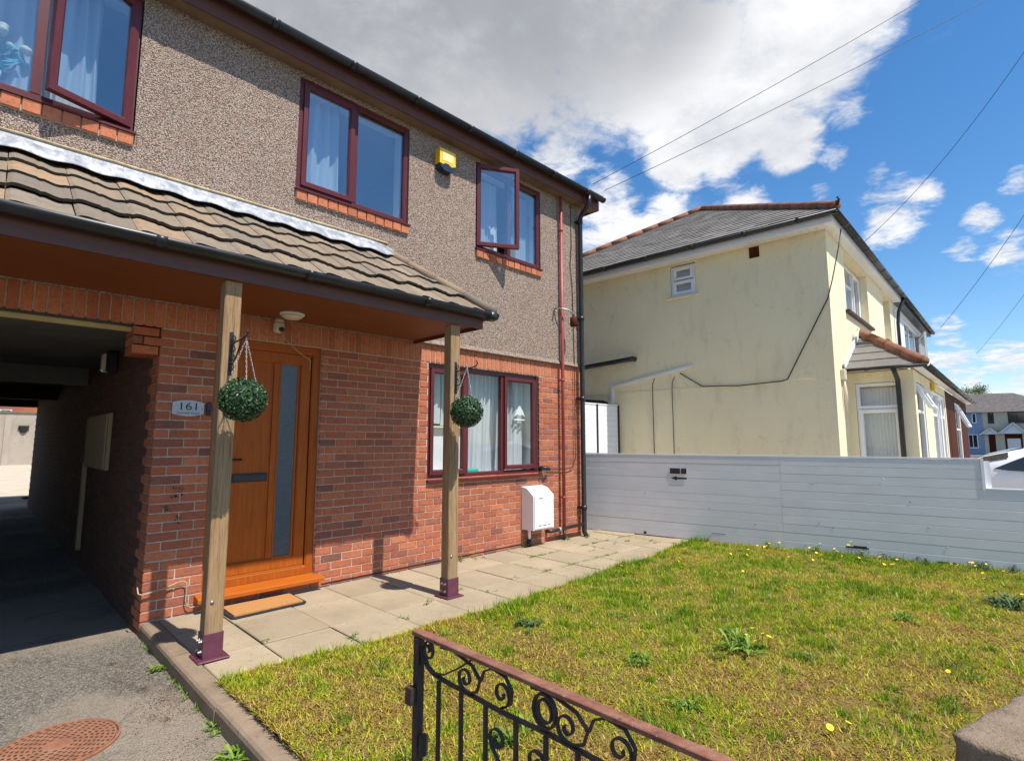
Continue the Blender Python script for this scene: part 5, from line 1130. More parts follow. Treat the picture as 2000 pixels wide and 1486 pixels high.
# the second rail runs below the first, curling up to the stile at its free end
arc = [gl(1.462, .755), gl(1.452, .728), gl(1.43, .704), gl(1.40, .692), gl(1.36, .688)] + [gl(1.36 - .055 * k, .684 + .002 * math.sin(k)) for k in range(1, 17)]
m = MB(); m.ribbon(arc, .014, .0065, (1, 0, 0)); m.build('lower_rail', M['iron2'], gate)
for y in (1.374, 1.268, 1.163, 1.046, .942, .842, .74, .64, .54):
    m = MB(); m.box((GX - .005, y - .005, .051), (GX + .005, y + .005, .679)); m.build('bar', M['iron2'], gate)
def spiral(cy, cz, r0, turns, a0, sgn=1, tail=None):
    pts = []; n = int(26 * turns)
    for k in range(n + 1):
        t = k / n; r = r0 * (1 - t) ** .8 + .006; a = a0 + sgn * t * turns * 2 * math.pi; pts.append(gl(cy + r * math.cos(a), cz + r * math.sin(a)))
    return ([gl(*q) for q in tail] if tail else []) + pts
def scroll(p): m = MB(); m.ribbon(p, .010, .0045, (1, 0, 0)); m.build('scroll', M['iron2'], gate)
scroll(spiral(1.432, .752, .024, 1.35, math.pi * .5, 1, [(1.462, .70), (1.458, .74), (1.447, .768)]))
scroll([gl(1.41, .690), gl(1.35, .703), gl(1.28, .742), gl(1.22, .782)])
for yc in (1.165, .79):
    scroll(spiral(yc + .085, .722, .026, 1.3, -math.pi * .5, 1, [(yc + .20, .778), (yc + .14, .784), (yc + .055, .765), (yc + .022, .735), (yc + .035, .70), (yc + .07, .688)]))
    scroll(spiral(yc - .065, .727, .028, 1.3, -math.pi * .5, -1, [(yc + .018, .735), (yc + .005, .765), (yc - .03, .782), (yc - .08, .775), (yc - .105, .745), (yc - .10, .71), (yc - .075, .695)]))
# the round motif in the middle and long scrolls under the rail
m = MB(); m.ribbon([gl(.945 + .036 * math.cos(a), .735 + .040 * math.sin(a)) for a in [k * .2618 for k in range(25)]], .012, .006, (1, 0, 0)); m.build('ring', M['iron2'], gate)
m = MB(); m.ribbon([gl(.945 + .024 * math.cos(a), .735 + .027 * math.sin(a)) for a in [k * .2618 for k in range(25)]], .012, .005, (1, 0, 0)); m.build('ring', M['iron2'], gate)
for yc in (1.046, .66):
    scroll(spiral(yc + .07, .605, .024, 1.2, 0, 1, [(yc + .005, .3), (yc + .012, .45), (yc + .05, .54), (yc + .09, .58)]))
    scroll(spiral(yc - .07, .605, .024, 1.2, math.pi, -1, [(yc - .005, .3), (yc - .012, .45), (yc - .05, .54), (yc - .09, .58)]))
m = MB(); m.box((GX - .035, 1.47, .585), (GX - .014, 1.50, .635)); m.build('latch', M['iron2'], gate)
m = MB(); m.tube([gl(1.462, .46), gl(1.445, .46)], .012, 8); m.box((GX - .012, 1.44, .44), (GX + .012, 1.455, .50)); m.build('catch', M['iron2'], gate)
# pier
pr = thing('stone_gate_pier', 'weathered rough stone gate pier with flat top at the near corner', 'gate pier', (1.4, .05, 0))
d1, d2 = Vector((.97, -.245, 0)).normalized(), Vector((-.245, -.97, 0)).normalized(); PA = Vector((1.275, .168, 0))
def pier_block(z0, z1, g, seed, name):
    bm = bmesh.new(); n = 26; W = .36 + 2 * g
    def S(u, v, w):
        p = PA + d1 * (-g + u * W) + d2 * (-g + v * W) + Vector((0, 0, z0 + (z1 - z0) * w))
        c = PA + d1 * .18 + d2 * .18 + Vector((0, 0, (z0 + z1) / 2)); e = (p - c)
        k = sum(1 for q in (u, v, w) if q < .02 or q > .98)
        if k >= 2: p -= e.normalized() * .005
        nn = mnoise.noise(p * 9 + Vector((seed, 0, 0))) * .005 + mnoise.noise(p * 30 + Vector((seed, 3, 0))) * .005 + mnoise.noise(p * 75) * .003
        return p + e.normalized() * nn
    cache = {}
    def vv(i, j, k):
        if (i, j, k) not in cache: cache[i, j, k] = bm.verts.new(S(i / n, j / n, k / n))
        return cache[i, j, k]
    for i in range(n):
        for j in range(n):
            for c in (0, n):
                bm.faces.new([vv(i, j, c), vv(i + 1, j, c), vv(i + 1, j + 1, c), vv(i, j + 1, c)]); bm.faces.new([vv(i, c, j), vv(i + 1, c, j), vv(i + 1, c, j + 1), vv(i, c, j + 1)]); bm.faces.new([vv(c, i, j), vv(c, i + 1, j), vv(c, i + 1, j + 1), vv(c, i, j + 1)])
    bmesh.ops.recalc_face_normals(bm, faces=bm.faces); m = MB(); bm.verts.index_update(); m.add([tuple(v.co) for v in bm.verts], [tuple(v.index for v in f.verts) for f in bm.faces], True); bm.free(); return m.build(name, M['stone'], pr)
pier_block(.66, .885, 0.0, 1.0, 'cap_stone'); pier_block(.30, .655, -.008, 5.0, 'stone_block'); pier_block(-.15, .295, -.004, 9.0, 'stone_block')
# ================================================================== cars
def car(name, label, T, paint):
    r = thing(name, label, 'car', T.translation); r['group'] = 'parked cars beyond the fence'
    st = [(0.0, .60, .64), (.02, .86, .90), (.05, 1.0, 1.06), (.14, 1.02, 1.15), (.32, 1.02, 1.215), (.50, 1.015, 1.265), (.77, 1.0, 1.33), (1.1, .985, 1.39), (1.5, .98, 1.425), (2.0, .97, 1.42), (2.4, .955, 1.34), (2.8, .94, 1.12), (3.05, .925, .965), (3.5, .88, .90), (3.9, .80, .82), (4.12, .68, .70), (4.2, .52, .54)]
    def hw(x): return .86 - .10 * max(0, (0.35 - x) / .35) ** 2 - .12 * max(0, (x - 3.5) / .7) ** 2
    def inter(x):
        for (a, b, c), (d, e, f) in zip(st, st[1:]):
            if a <= x <= d: t = (x - a) / (d - a); return b + (e - b) * t, c + (f - c) * t
        return st[-1][1:]
    def side(x, f, sg, off=0.0):
        b, t = inter(x); w = hw(x); q = f ** 1.0; wt = w - .30 * max(0, t - b) / .48
        return (x, sg * (w + (wt - w) * q + off), b + (t - b) * q * .96)
    m = MB(T); v = []; n = 9
    for x, b, t in st:
        w = hw(x); wt = w - .30 * max(0, t - b) / .48
        half = [(.70, .20), (w - .02, .28), (w, .52), (w - .004, (b + .5) / 2 + .1 if b > .62 else b - .02), (w - .012, b), (wt, b + (t - b) * .96), (wt * .72, t + .004), (0, t + .012)]
        pts = [(x, -y, z) for y, z in half] + [(x, y, z) for y, z in half[-2::-1]]; v += pts; n = len(pts)
    f = [];
    for i in range(len(st) - 1):
        for k in range(n): f.append((i * n + k, i * n + (k + 1) % n, (i + 1) * n + (k + 1) % n, (i + 1) * n + k))
    f += [tuple(range(n)), tuple(range(len(v) - n, len(v)))]; m.add(v, f, True); m.build('body', M[paint], r)
    def panel(nm, outline, mat, off=.006):
        for sg in (-1, 1):
            m = MB(T); P = [side(x, fz, sg, off) for x, fz in outline]; Q = [side(x, fz, sg, off - .02) for x, fz in outline]; k = len(P); m.add(P + Q, [tuple(range(k)), tuple(range(2 * k - 1, k - 1, -1))] + [(i, (i + 1) % k, k + (i + 1) % k, k + i) for i in range(k)]); m.build(nm, M[mat], r)
    panel('quarter_window', [(.42, .10), (.62, .50), (.80, .74), (.86, .78), (.86, .02), (.56, .02)], 'glass_dark')
    panel('rear_window', [(.86, .03), (.88, .78), (1.2, .84), (1.5, .85), (1.5, .03)], 'glass_dark'); panel('front_window', [(1.56, .03), (1.56, .85), (1.95, .83), (2.25, .72), (2.55, .10), (2.55, .03)], 'glass_dark')
    for sg in (-1, 1):
        X = [.055, .08, .11, .14, .19, .25, .32, .40, .50, .58]; lo = [side(x, .45 + .25 * k / 9, sg, .012) for k, x in enumerate(X)]; hi = [side(x, 1.0, sg, .012) for x in X]; v_ = lo + hi; q_ = len(X)
        m = MB(T); m.add(v_, [(a, a + 1, q_ + a + 1, q_ + a) for a in range(q_ - 1)]); m.build('tail_light', M['tail'], r)
    m = MB(T); m.add([(.16, -.60, 1.175), (.16, .60, 1.175), (.74, .50, 1.345), (.74, -.50, 1.345), (.17, -.60, 1.15), (.17, .60, 1.15), (.75, .50, 1.32), (.75, -.50, 1.32)], [(0, 1, 2, 3), (7, 6, 5, 4), (0, 4, 5, 1), (1, 5, 6, 2), (2, 6, 7, 3), (3, 7, 4, 0)]); m.build('rear_screen', M['glass_dark'], r)
    m = MB(T); m.add([(2.95, -.66, 1.03), (2.95, .66, 1.03), (2.36, .52, 1.37), (2.36, -.52, 1.37), (2.93, -.66, 1.0), (2.93, .66, 1.0), (2.34, .52, 1.34), (2.34, -.52, 1.34)], [(0, 1, 2, 3), (7, 6, 5, 4), (0, 4, 5, 1), (1, 5, 6, 2), (2, 6, 7, 3), (3, 7, 4, 0)]); m.build('windscreen', M['glass_dark'], r)
    m = MB(T); m.box((-.03, -.70, .40), (.08, .70, .58), .03); m.build('bumper', M[paint], r)
    for sg in (-1, 1):
        for x in (.74, 3.32):
            y = sg * (hw(x) - .17)
            m = MB(T); m.disc_lathe([(.36, 0), (.36, sg * .185)], (x, y, .33), 24, axis=1); m.build('wheel_arch', M['black'], r)
            m = MB(T); m.disc_lathe([(.20, sg * .20), (.29, sg * .205), (.315, sg * .18), (.315, 0)], (x, y, .315), 24, axis=1); w = m.build('wheel', M['tyre'], r)
            m = MB(T); m.disc_lathe([(.0, sg * .195), (.05, sg * .20), (.19, sg * .203), (.20, sg * .19)], (x, y, .315), 18, axis=1); m.build('rim', M['rim'], w)
        m = MB(T); m.box((2.40, sg * .90, .98), (2.52, sg * 1.05, 1.10), .03); m.build('wing_mirror', M['black'], r)
    return r
car('parked_car', 'white hatchback parked just beyond the low end of the fence', Matrix.Translation((11.45, 1.05, -.03)) @ Matrix.Rotation(-math.pi / 2, 4, 'Z'), 'car_white')
car('parked_car', 'silver hatchback parked further off behind the white hatchback', Matrix.Translation((19.6, 1.35, -.12)) @ Matrix.Rotation(-math.pi / 2 + .25, 4, 'Z'), 'car_silver')
# ================================================================== houses across the road
def T_far(x): return Matrix([[0, 1, 0, x], [-1, 0, 0, 0], [0, 0, 1, 0], [0, 0, 0, 1]])   # local x = -world y, local y = away from us
TF = T_far(87)
fh = thing('far_house', 'cream house with grey hipped roof, brown frames and gabled porch across the road', 'house', (87, 0, 0))
m = MB(TF); wall_panels(m, -5.79, 6.0, -.12, 5.0, 0, .3, [(-5.30, -4.74, 3.6, 4.86), (-3.5, -.6, 3.6, 4.92), (-5.4, -4.77, 0, 2.25), (-3.95, -2.4, 0, 2.3)]); m.box((-5.79, .31, -.1), (5.9, 8, 4.99)); m.build('wall', M['cream_render'], fh)
fb = thing('far_house', 'blue painted house end across the road beside cream house', 'house', (87, 7, 0))
m = MB(TF); wall_panels(m, -14, -5.80, -.12, 5.0, 0, .3, [(-6.78, -6.34, 3.65, 4.86), (-7.3, -6.37, .6, 2.28)]); m.box((-14, .31, -.1), (-5.80, 8, 4.99)); m.build('wall', M['blue_render'], fb)
m = MB(TF); m.add([(-14.3, -.4, 4.98), (-14.3, 8.4, 4.98), (-5.0, 4, 7.45), (-3.0, 4, 7.4), (2.4, -.4, 4.9), (2.4, 8.4, 4.9), (-14.3, 4, 7.45)], [(0, 6, 2, 3, 4), (4, 3, 5), (5, 3, 2, 6, 1), (0, 1, 6), (0, 4, 5, 1)]); m.build('roof', M['grey_tile'], fh)
m = MB(TF); m.add([(2.0, -.3, 4.9), (9, -.3, 4.9), (9, 4.5, 7.2), (2.4, 4.5, 7.2), (2.0, 8, 4.9), (9, 8, 4.9)], [(0, 1, 2, 3), (3, 2, 5, 4), (0, 3, 4), (1, 5, 2)]); m.build('side_roof', M['grey_tile'], fh)
def far_window(x0, x1, z0, z1, fr, par, ms=()): return window(par, x0, x1, z0, z1, -.02, list(ms), [], 'glass_dark', fr, .09, liner=False, T=TF, sill_out=.1)
far_window(-6.78, -6.34, 3.65, 4.86, 'white_pvc', fb); far_window(-7.3, -6.37, .6, 2.28, 'white_pvc', fb, [-6.85])
far_window(-5.30, -4.74, 3.6, 4.86, 'brown_dark', fh); far_window(-3.5, -.6, 3.6, 4.92, 'brown_dark', fh, [-2.75, -1.6])
m = MB(TF); m.box((-5.4, .05, -.1), (-4.77, .15, 2.25)); m.build('door', M['brown_wood'], fh)
m = MB(TF); m.box((-3.95, .02, -.1), (-3.78, .15, 2.3)); m.box((-2.57, .02, -.1), (-2.4, .15, 2.3)); m.box((-3.78, .02, 2.1), (-2.57, .15, 2.3)); m.box((-3.77, .10, -.1), (-2.58, .18, 2.09)); k = m.build('garage_front', M['brown_wood'], fh)
m = MB(TF); m.box((-3.76, .06, -.1), (-2.59, .09, 1.75)); m.build('garage_door', M['white_paint'], fh)
for (xa, xb, xm, zb, zt) in ((-6.01, -4.48, -5.16, 2.26, 3.0), (-4.40, -2.0, -3.07, 2.32, 3.57)):
    m = MB(TF); m.add([(xa, -.9, zb), (xb, -.9, zb), (xm, -.9, zt), (xa, .0, zb), (xb, .0, zb), (xm, 0, zt)], [(0, 1, 2), (0, 3, 4, 1), (3, 5, 4)]); m.build('porch_gable', M['white_render'], fh)
    m = MB(TF); m.bar((xa - .1, -.5, zb), (xm, -.5, zt + .08), 1.1, .09, (0, 0, 1)); m.bar((xm, -.5, zt + .08), (xb + .1, -.5, zb), 1.1, .09, (0, 0, 1)); m.build('porch_roof', M['grey_tile'], fh)
    m = MB(TF); m.bar((xa - .1, -1.06, zb - .06), (xm, -1.06, zt + .0), .02, .12, (0, 0, 1)); m.bar((xm, -1.06, zt), (xb + .1, -1.06, zb - .06), .02, .12, (0, 0, 1)); m.build('barge_board', M['white_paint'], fh)
def tree(label, x, y, h, r, seed):
    random.seed(seed); t = thing('broadleaf_tree', label, 'tree', (x, y, 0)); m = MB(); m.tube([(x, y, -.1), (x + .1, y, h * .35), (x, y + .1, h * .6)], [.28, .2, .1], 8); k = m.build('trunk', M['bark'], t)
    for i in range(5):
        a = i * 1.3; b = MB(); b.tube([(x, y, h * .4), (x + math.cos(a) * r * .5, y + math.sin(a) * r * .5, h * (.6 + .05 * i))], [.1, .03], 6); b.build('limb', M['bark'], t)
    m = MB(); rr = []; cl = [Vector((x + random.gauss(0, r * .45), y + random.gauss(0, r * .45), h * random.uniform(.55, .95))) for _ in range(26)]
    for i in range(2600):
        c = random.choice(cl); p = c + Vector((random.gauss(0, 1), random.gauss(0, 1), random.gauss(0, .8))) * r * .2; u = Vector((random.gauss(0, 1), random.gauss(0, 1), random.gauss(0, .7))).normalized() * .13; w = u.orthogonal().normalized() * .08
        m.add([p - u, p + w, p + u, p - w], [(0, 1, 2, 3)]); rr.append(random.random())
    m.build('crown', M['tree_leaf'], t, kind='stuff', rnd=rr)
tree('green tree rising behind the grey roof across the road', 112, 8.2, 10.4, 2.2, 3)
tree('tree at right edge behind houses across the road', 112, 1.2, 8.8, 2.4, 5)
random.seed(11)
# yard wall and house glimpsed through the passage
yw = thing('yard_wall', 'tall roughcast yard wall seen through the end of the passage', 'wall', (1.5, 34, 0))
m = MB(); m.box((-12, 34, .0), (14, 34.25, 2.72)); m.build('face', M['grey_render'], yw); MB().box((-12, 33.94, 2.725), (14, 34.31, 2.80)).build('coping', M['stone'], yw)
m = MB(); m.box((1.0, 33.85, .0), (1.22, 33.99, 2.5)); m.build('buttress', M['grey_render'], yw)
wb = thing('wall_basket', 'half round wall basket hanging on the yard wall beyond the passage', 'basket', (1.66, 33.9, 2.0)); m = MB(); m.sphere((1.66, 33.99, 2.1), .19, .16, .32, 14, 8); m.clip(Vector((0, 0, 2.1)), Vector((0, 0, 1))); m.build('basket', M['black'], wb)
MB().box((1.46, 33.85, 2.10), (1.86, 33.935, 2.14)).build('rim', M['weed'], wb)
yb = thing('rear_house', 'orange brick house behind the yard wall', 'house', (0, 48, 0)); m = MB(); wall_panels(m, -14, 10, -.1, 5.2, 48, 48.3, [(.6, 1.7, 2.6, 3.5)]); m.box((-14, 48.31, -.1), (10, 55, 5.19)); m.build('wall', M['brick'], yb)
m = MB(); m.prism([(47.6, 5.2), (55.4, 5.2), (51.5, 8)], 0, -14.3, 10.3); m.build('roof', M['grey_tile'], yb); window(yb, .6, 1.7, 2.6, 3.5, 48.02, [1.15], [], 'glass_dark', 'white_pvc', .08, liner=False)
m = MB(); m.box((2.2, 47.5, 2.9), (6, 47.9, 3.3)); m.build('white_canopy', M['white_paint'], yb)
# ================================================================== overhead wires and the pole they run from
pole = thing('telegraph_pole', 'tarred timber telegraph pole carrying the house wires', 'pole', (11.6, -2.4, 0)); MB().tube([(11.6, -2.4, -.2), (11.6, -2.4, 8.6)], [.14, .10], 10).build('shaft', M['brown_dark'], pole)
def wire(label, a, b, sag, r=.0045):
    a, b = Vector(a), Vector(b); pts = [a.lerp(b, t / 24) - Vector((0, 0, 4 * sag * (t / 24) * (1 - t / 24))) for t in range(25)]; o = MB().tube(pts, r, 5).build('overhead_wire', M['cable']); tag(o, label, 'wire', 'overhead wires')
PT = (11.6, -2.4, 8.4)
pole.location = (11.6, -1.4, 0)
for c in list(pole.children): bpy.data.objects.remove(c)
MB().tube([(11.6, -1.4, -.2), (11.6, -1.4, 9.8)], [.14, .10], 10).build('shaft', M['brown_dark'], pole)
wire('overhead wire to the house corner, upper of the two', (6.80, 4.95, 5.55), (11.5, -1.35, 9.75), .10)
wire('overhead wire to the tip of house eave, lower of the two', (6.98, 4.86, 5.47), (11.6, -1.4, 9.1), .10)
wire('overhead wire sagging to the front eave of cream house', (11.55, 2.25, 5.08), (11.5, -1.3, 9.35), .42)
p2 = thing('telegraph_pole', 'second telegraph pole further along the road', 'pole', (16.4, -2.2, 0)); MB().tube([(16.4, -2.2, -.2), (16.4, -2.2, 10.8)], [.14, .10], 10).build('shaft', M['brown_dark'], p2)
wire('overhead wire to the far end of the white house eave', (23.5, 2.45, 5.3), (16.4, -2.2, 10.3), .35, .007)
wire('faint overhead wire to the houses beyond, lowest on the right', (31.6, 2.1, 5.3), (16.4, -2.2, 8.6), .3, .006)
# ================================================================== weeds and flowers
def weed(loc, r, n, mat, label, group=None, up=.35, wid=.17, name='weed'):
    m = MB(); rr = []; X0, Y0, z = loc; r *= .8
    stems = [(0, 0)] + [(random.gauss(0, r * .45), random.gauss(0, r * .45)) for _ in range(2 + n // 14)]
    for i in range(int(n * 1.9)):
        sx_, sy_ = random.choice(stems); x, y = X0 + sx_, Y0 + sy_
        a = random.uniform(0, 6.283); L = r * random.choice((.3, .45, .6, .8)) * random.uniform(.7, 1.2); e = random.uniform(up * .2, up * 2.0); d = Vector((math.cos(a), math.sin(a), 0)); sd = Vector((-d.y, d.x, 0)); W = L * wid * random.uniform(.7, 1.2); q = random.random()
        P = [Vector((x, y, z)) + d * (L * t) + Vector((0, 0, L * e * (t - .75 * t * t) * 1.6 + .003)) for t in (.0, .3, .62, .85, 1.0)]
        ws = (.25, .75, 1.0, .7, .03); v = []
        for p, w in zip(P, ws): v += [p - sd * W * w * .5 + Vector((0, 0, .15 * W * w)), p, p + sd * W * w * .5 + Vector((0, 0, .15 * W * w))]
        f = []
        for k in range(4): f += [(k * 3, k * 3 + 1, k * 3 + 4, k * 3 + 3), (k * 3 + 1, k * 3 + 2, k * 3 + 5, k * 3 + 4)]
        m.add(v, f); rr += [min(1, max(0, q + random.uniform(-.1, .1)))] * 8
    o = m.build(name, M[mat], rnd=rr); tag(o, label, 'weed', group); return o
for (x, y), r, n, mat, lab in (((3.80, 1.60), .20, 90, 'weed', 'large bushy weed clump with yellow flowers in mid lawn'), ((3.03, 2.85), .13, 50, 'weed_dark', 'dark green weed clump in the lawn nearest the right porch post'), ((3.94, 2.24), .10, 36, 'weed', 'bright weed tuft in lawn left of the large bushy clump'),
        ((3.07, 1.95), .13, 60, 'weed', 'upright bright weed patch in lawn just behind the gate rail'), ((3.74, 2.50), .10, 34, 'weed', 'pale green weed tuft in the lawn between dark clump and fence'), ((1.86, 1.90), .14, 70, 'weed', 'leafy weed seen through the bars of the iron gate'),
        ((6.30, .40), .20, 90, 'weed_dark', 'dark leafy weed at right edge of the lawn near fence'), ((3.92, 1.28), .10, 36, 'weed', 'small weed tuft in lawn in front of the large bushy clump'), ((2.75, 1.45), .12, 44, 'weed', 'weed rosette in lawn right of the gate'),
        ((5.2, .9), .12, 40, 'weed', 'weed rosette in the right part of the lawn'), ((2.35, .55), .13, 50, 'weed', 'weed tuft in the lawn beside stone pier')):
    weed((x, y, lawn_z(x, y)), r, n, mat, lab, 'weeds growing in the lawn', .75)
for (x, y), r, n, lab in (((1.0, 3.22), .10, 26, 'spiky weed against the kerb above the manhole cover'), ((.99, 2.82), .15, 60, 'broad leafy weed against kerb at bottom of the drive'), ((.98, 4.28), .10, 34, 'yellowing grass tuft against kerb opposite left porch post'), ((1.0, 3.72), .05, 14, 'tiny weed against the kerb between two larger ones')):
    weed((x, y, -.10), r, n, 'weed', lab, 'weeds along the kerb', .6)
for x, y in ((1.58, 4.04), (1.91, 3.46), (2.56, 3.73), (2.95, 3.99), (3.37, 4.09), (4.06, 4.04), (5.67, 4.0), (6.36, 4.37), (5.8, 4.29), (6.65, 4.35), (6.9, 4.12), (3.55, 3.86), (2.04, 3.66), (4.55, 4.0), (5.1, 4.6), (6.2, 4.6)):
    weed((x, y, -.003), random.uniform(.05, .085), random.randint(12, 22), 'weed', 'small green weed growing in a joint of the paving path', 'weeds in the paving joints', .5)
for x, y in ((4.18, 5.06), (6.47, 4.93), (5.30, 5.05), (6.15, 5.02), (4.4, 5.08), (6.62, 5.02)):
    weed((x, y, 0.0), random.uniform(.06, .10), 20, 'weed', 'small green weed growing at the foot of the brick wall', 'weeds at the foot of the wall', .9)
for y in (3.55, 2.75, 2.2, 1.72, 1.45, 1.15, .62, .40):
    weed((FX(y) - .06, y, .01), random.uniform(.09, .15), 30, 'weed_dark' if y < 1.8 else 'weed', 'leafy weed growing against the foot of the plastic fence', 'weeds along the fence', 1.3)
# moss and grass in the path joints
m = MB(); rr = []
def tuft(x, y, z, n, h):
    for _ in range(n):
        a = random.uniform(0, 6.28); l = random.uniform(.3, 1) * h; b = Vector((x + random.gauss(0, .012), y + random.gauss(0, .012), z)); t = b + Vector((math.cos(a) * l * .7, math.sin(a) * l * .7, l * .8)); s = Vector((-math.sin(a), math.cos(a), 0)) * .003
        m.add([b - s, b + s, t], [(0, 1, 2)]); rr.append(random.random())
for i in range(520):
    if random.random() < .55: x, y = random.uniform(4.8, 7.1), random.choice((4.0, 4.6)) + random.gauss(0, .008)
    else: x, y = random.choice(xs[7:]), random.uniform(3.7, 5.05)
    if mnoise.noise(Vector((x * 2.2, y * 2.2, 5))) > -.1: tuft(x, y, -.004, 7, .032)
for i in range(160):
    x = random.uniform(1.2, 7); tuft(x, 5.1, 0, 4, .03) if mnoise.noise(Vector((x * 2, 1, 1))) > .15 else None
for i in range(240):
    y = random.uniform(1.2, 4.9); tuft(1.022, y, -.1, 5, .035) if mnoise.noise(Vector((1, y * 1.6, 1))) > .05 else None
m.build('joint_grass', M['weed'], kind='stuff', rnd=rr)
# dead leaf litter along the kerb
m = MB(); rr = []
LC = [(random.gauss(3.7, .5), 1.0 - abs(random.gauss(0, .13)), random.uniform(.02, .12)) for _ in range(26)]
for i in range(2600):
    lc = random.choice(LC); y = lc[0] + random.gauss(0, lc[2]); x = min(1.02, lc[1] + random.gauss(0, lc[2] * .8)); p = Vector((x, y, -.0965)); a = random.uniform(0, 6.28); u = Vector((math.cos(a), math.sin(a), random.uniform(-.2, .3))) * random.uniform(.0015, .006); w = Vector((-math.sin(a), math.cos(a), random.uniform(-.2, .3))) * random.uniform(.001, .003)
    m.add([p - u, p + w, p + u, p - w], [(0, 1, 2, 3)]); rr.append(random.random())
m.build('leaf_litter', mk_leaf('dry_litter', [(0, (.05, .03, .02)), (.5, (.13, .07, .035)), (1, (.24, .16, .08))], .05, .9), kind='stuff', rnd=rr)
def flower(x, y, z):
    z0 = lawn_z(x, y); t = thing('yellow_flower', 'small yellow dandelion-like flower standing in the dry lawn', 'flower', (x, y, z0), 'yellow flowers in the lawn')
    h = max(.03, z - z0); b = Vector((x, y, z0)); lx, ly = random.gauss(0, .02), random.gauss(0, .02); top = b + Vector((lx, ly, h))
    MB().tube([b, b + Vector((lx * .3, ly * .3, h * .6)), top], .0018, 4).build('stem', M['weed_dark'], t)
    m = MB(); rr = []; tilt = Matrix.Rotation(random.uniform(-.5, .5), 3, 'X') @ Matrix.Rotation(random.uniform(-.5, .5), 3, 'Y'); R = random.uniform(.012, .017)
    for k in range(14):
        a = k * .4488; d = Vector((math.cos(a), math.sin(a), .25)); s = Vector((-math.sin(a), math.cos(a), 0)) * R * .22
        m.add([top + tilt @ (s * .4), top + tilt @ (-s * .4), top + tilt @ (d * R - s), top + tilt @ (d * R + s)], [(0, 1, 2, 3)])
    m.sphere(top, R * .4, R * .4, R * .3, 6, 4); m.build('petals', M['petal'], t)
FL = [(7.08, 2.58, 0.06), (7.11, 2.42, 0.06), (7.55, 2.15, 0.14), (7.61, 1.82, 0.2), (7.6, 1.85, 0.15), (6.86, 2.37, 0.06), (6.86, 2.26, 0.06), (6.88, 2.05, 0.06), (7.15, 1.81, 0.06), (7.04, 1.69, 0.06), (6.58, 1.52, 0.06), (7.64, 1.64, 0.07), (5.49, 1.89, 0.06), (7.35, 2.92, 0.06), (7.32, 2.81, 0.06), (4.54, 0.85, 0.06), (3.98, 1.56, 0.1), (3.9, 1.5, 0.1), (3.82, 1.56, 0.1), (3.91, 1.46, 0.1), (3.75, 1.49, 0.1), (4.18, 0.51, 0.06), (4.17, 0.35, 0.06), (2.99, 0.83, 0.06), (3.1, 0.8, 0.06), (6.39, 0.29, 0.12), (6.04, 0.37, 0.12), (7.8, 0.6, 0.1), (7.69, 0.48, 0.06), (5.32, 3.01, 0.06), (5.1, 3.42, 0.06), (5.78, 2.39, 0.06), (5.74, 3.11, 0.06), (6.56, 1.07, 0.06), (6.64, 1.02, 0.06), (7.3, 2.2, .08), (7.2, 2.05, .07), (6.95, 2.75, .06), (7.45, 1.95, .07), (7.0, 1.95, .06)]
for i in range(44):
    y = random.uniform(.3, 3.1); x = FX(y) - .08 - abs(random.gauss(0, .55)); FL.append((x, y, random.uniform(.05, .13)))
for a in FL: flower(*a)
# ================================================================== grass: one mass of short blades
def vnoise(x, y, seed):
    rs = np.random.RandomState(seed); G = rs.rand(64, 64); xi = np.floor(x).astype(int); yi = np.floor(y).astype(int); fx = x - xi; fy = y - yi; fx = fx * fx * (3 - 2 * fx); fy = fy * fy * (3 - 2 * fy)
    g = lambda i, j: G[i % 64, j % 64]
    return (g(xi, yi) * (1 - fx) + g(xi + 1, yi) * fx) * (1 - fy) + (g(xi, yi + 1) * (1 - fx) + g(xi + 1, yi + 1) * fx) * fy
rng = np.random.RandomState(4)
NBL = 560000
s = rng.rand(NBL); yy = -1.2 + rng.rand(NBL) ** .9 * 5.1
xx = 1.13 + s ** 1.25 * (7.11 + .17 * (5.47 - yy) - .02 - 1.13)
ye = 3.50 + .06 * np.sin(xx * 1.3 + .4) + .24 * np.clip((xx - 6) / 1.2, 0, 1) + .02 * np.sin(xx * 5.1) + .05 * (vnoise(xx * 6, yy * 6, 9) - .3)
cover = .6 * vnoise(xx * 2.1, yy * 2.1, 1) + .4 * vnoise(xx * 9, yy * 9, 2)
keep = (yy < ye) & (rng.rand(NBL) < .1 + 1.5 * cover * (.35 + 1.1 * vnoise(xx * 26, yy * 26, 12)))
# drop what the camera can never see from near its own place
keep &= (xx + yy > 1.15)
xx, yy, cover = xx[keep], yy[keep], cover[keep]; n = len(xx)
green = .36 * vnoise(xx * 1.5 + 7, yy * 1.5, 3) + .28 * vnoise(xx * 5.5, yy * 5.5, 4) + .36 * vnoise(xx * 21, yy * 21, 5)
edge = np.clip((yy - (ye[keep] - .35)) / .35, 0, 1); green = green + .16 * edge + .12 * np.clip((xx - 6.2) / 1.5, 0, 1)
gsel = rng.rand(n) * .42 + green * 1.05 - .05 - .13 * np.clip((2.0 - yy) / 1.6, 0, 1) * np.clip((6.3 - xx) / 2, 0, 1)
tall = np.clip((green - .56) * 4, 0, 1)
h = (.008 + .022 * rng.rand(n) ** 1.5) * (1 + 2.2 * tall * rng.rand(n)) * (1 + .5 * edge)
ang = rng.rand(n) * 6.283; lean = (.006 + h * (.3 + 1.5 * rng.rand(n))) * (1 - .45 * tall)
w = (.0016 + .0034 * rng.rand(n) ** 2) * (1 + .0 * tall)
zz = np.array([0.0]); z0 = .012 + .018 * (vnoise(xx * .9, yy * .9, 6) - .5)
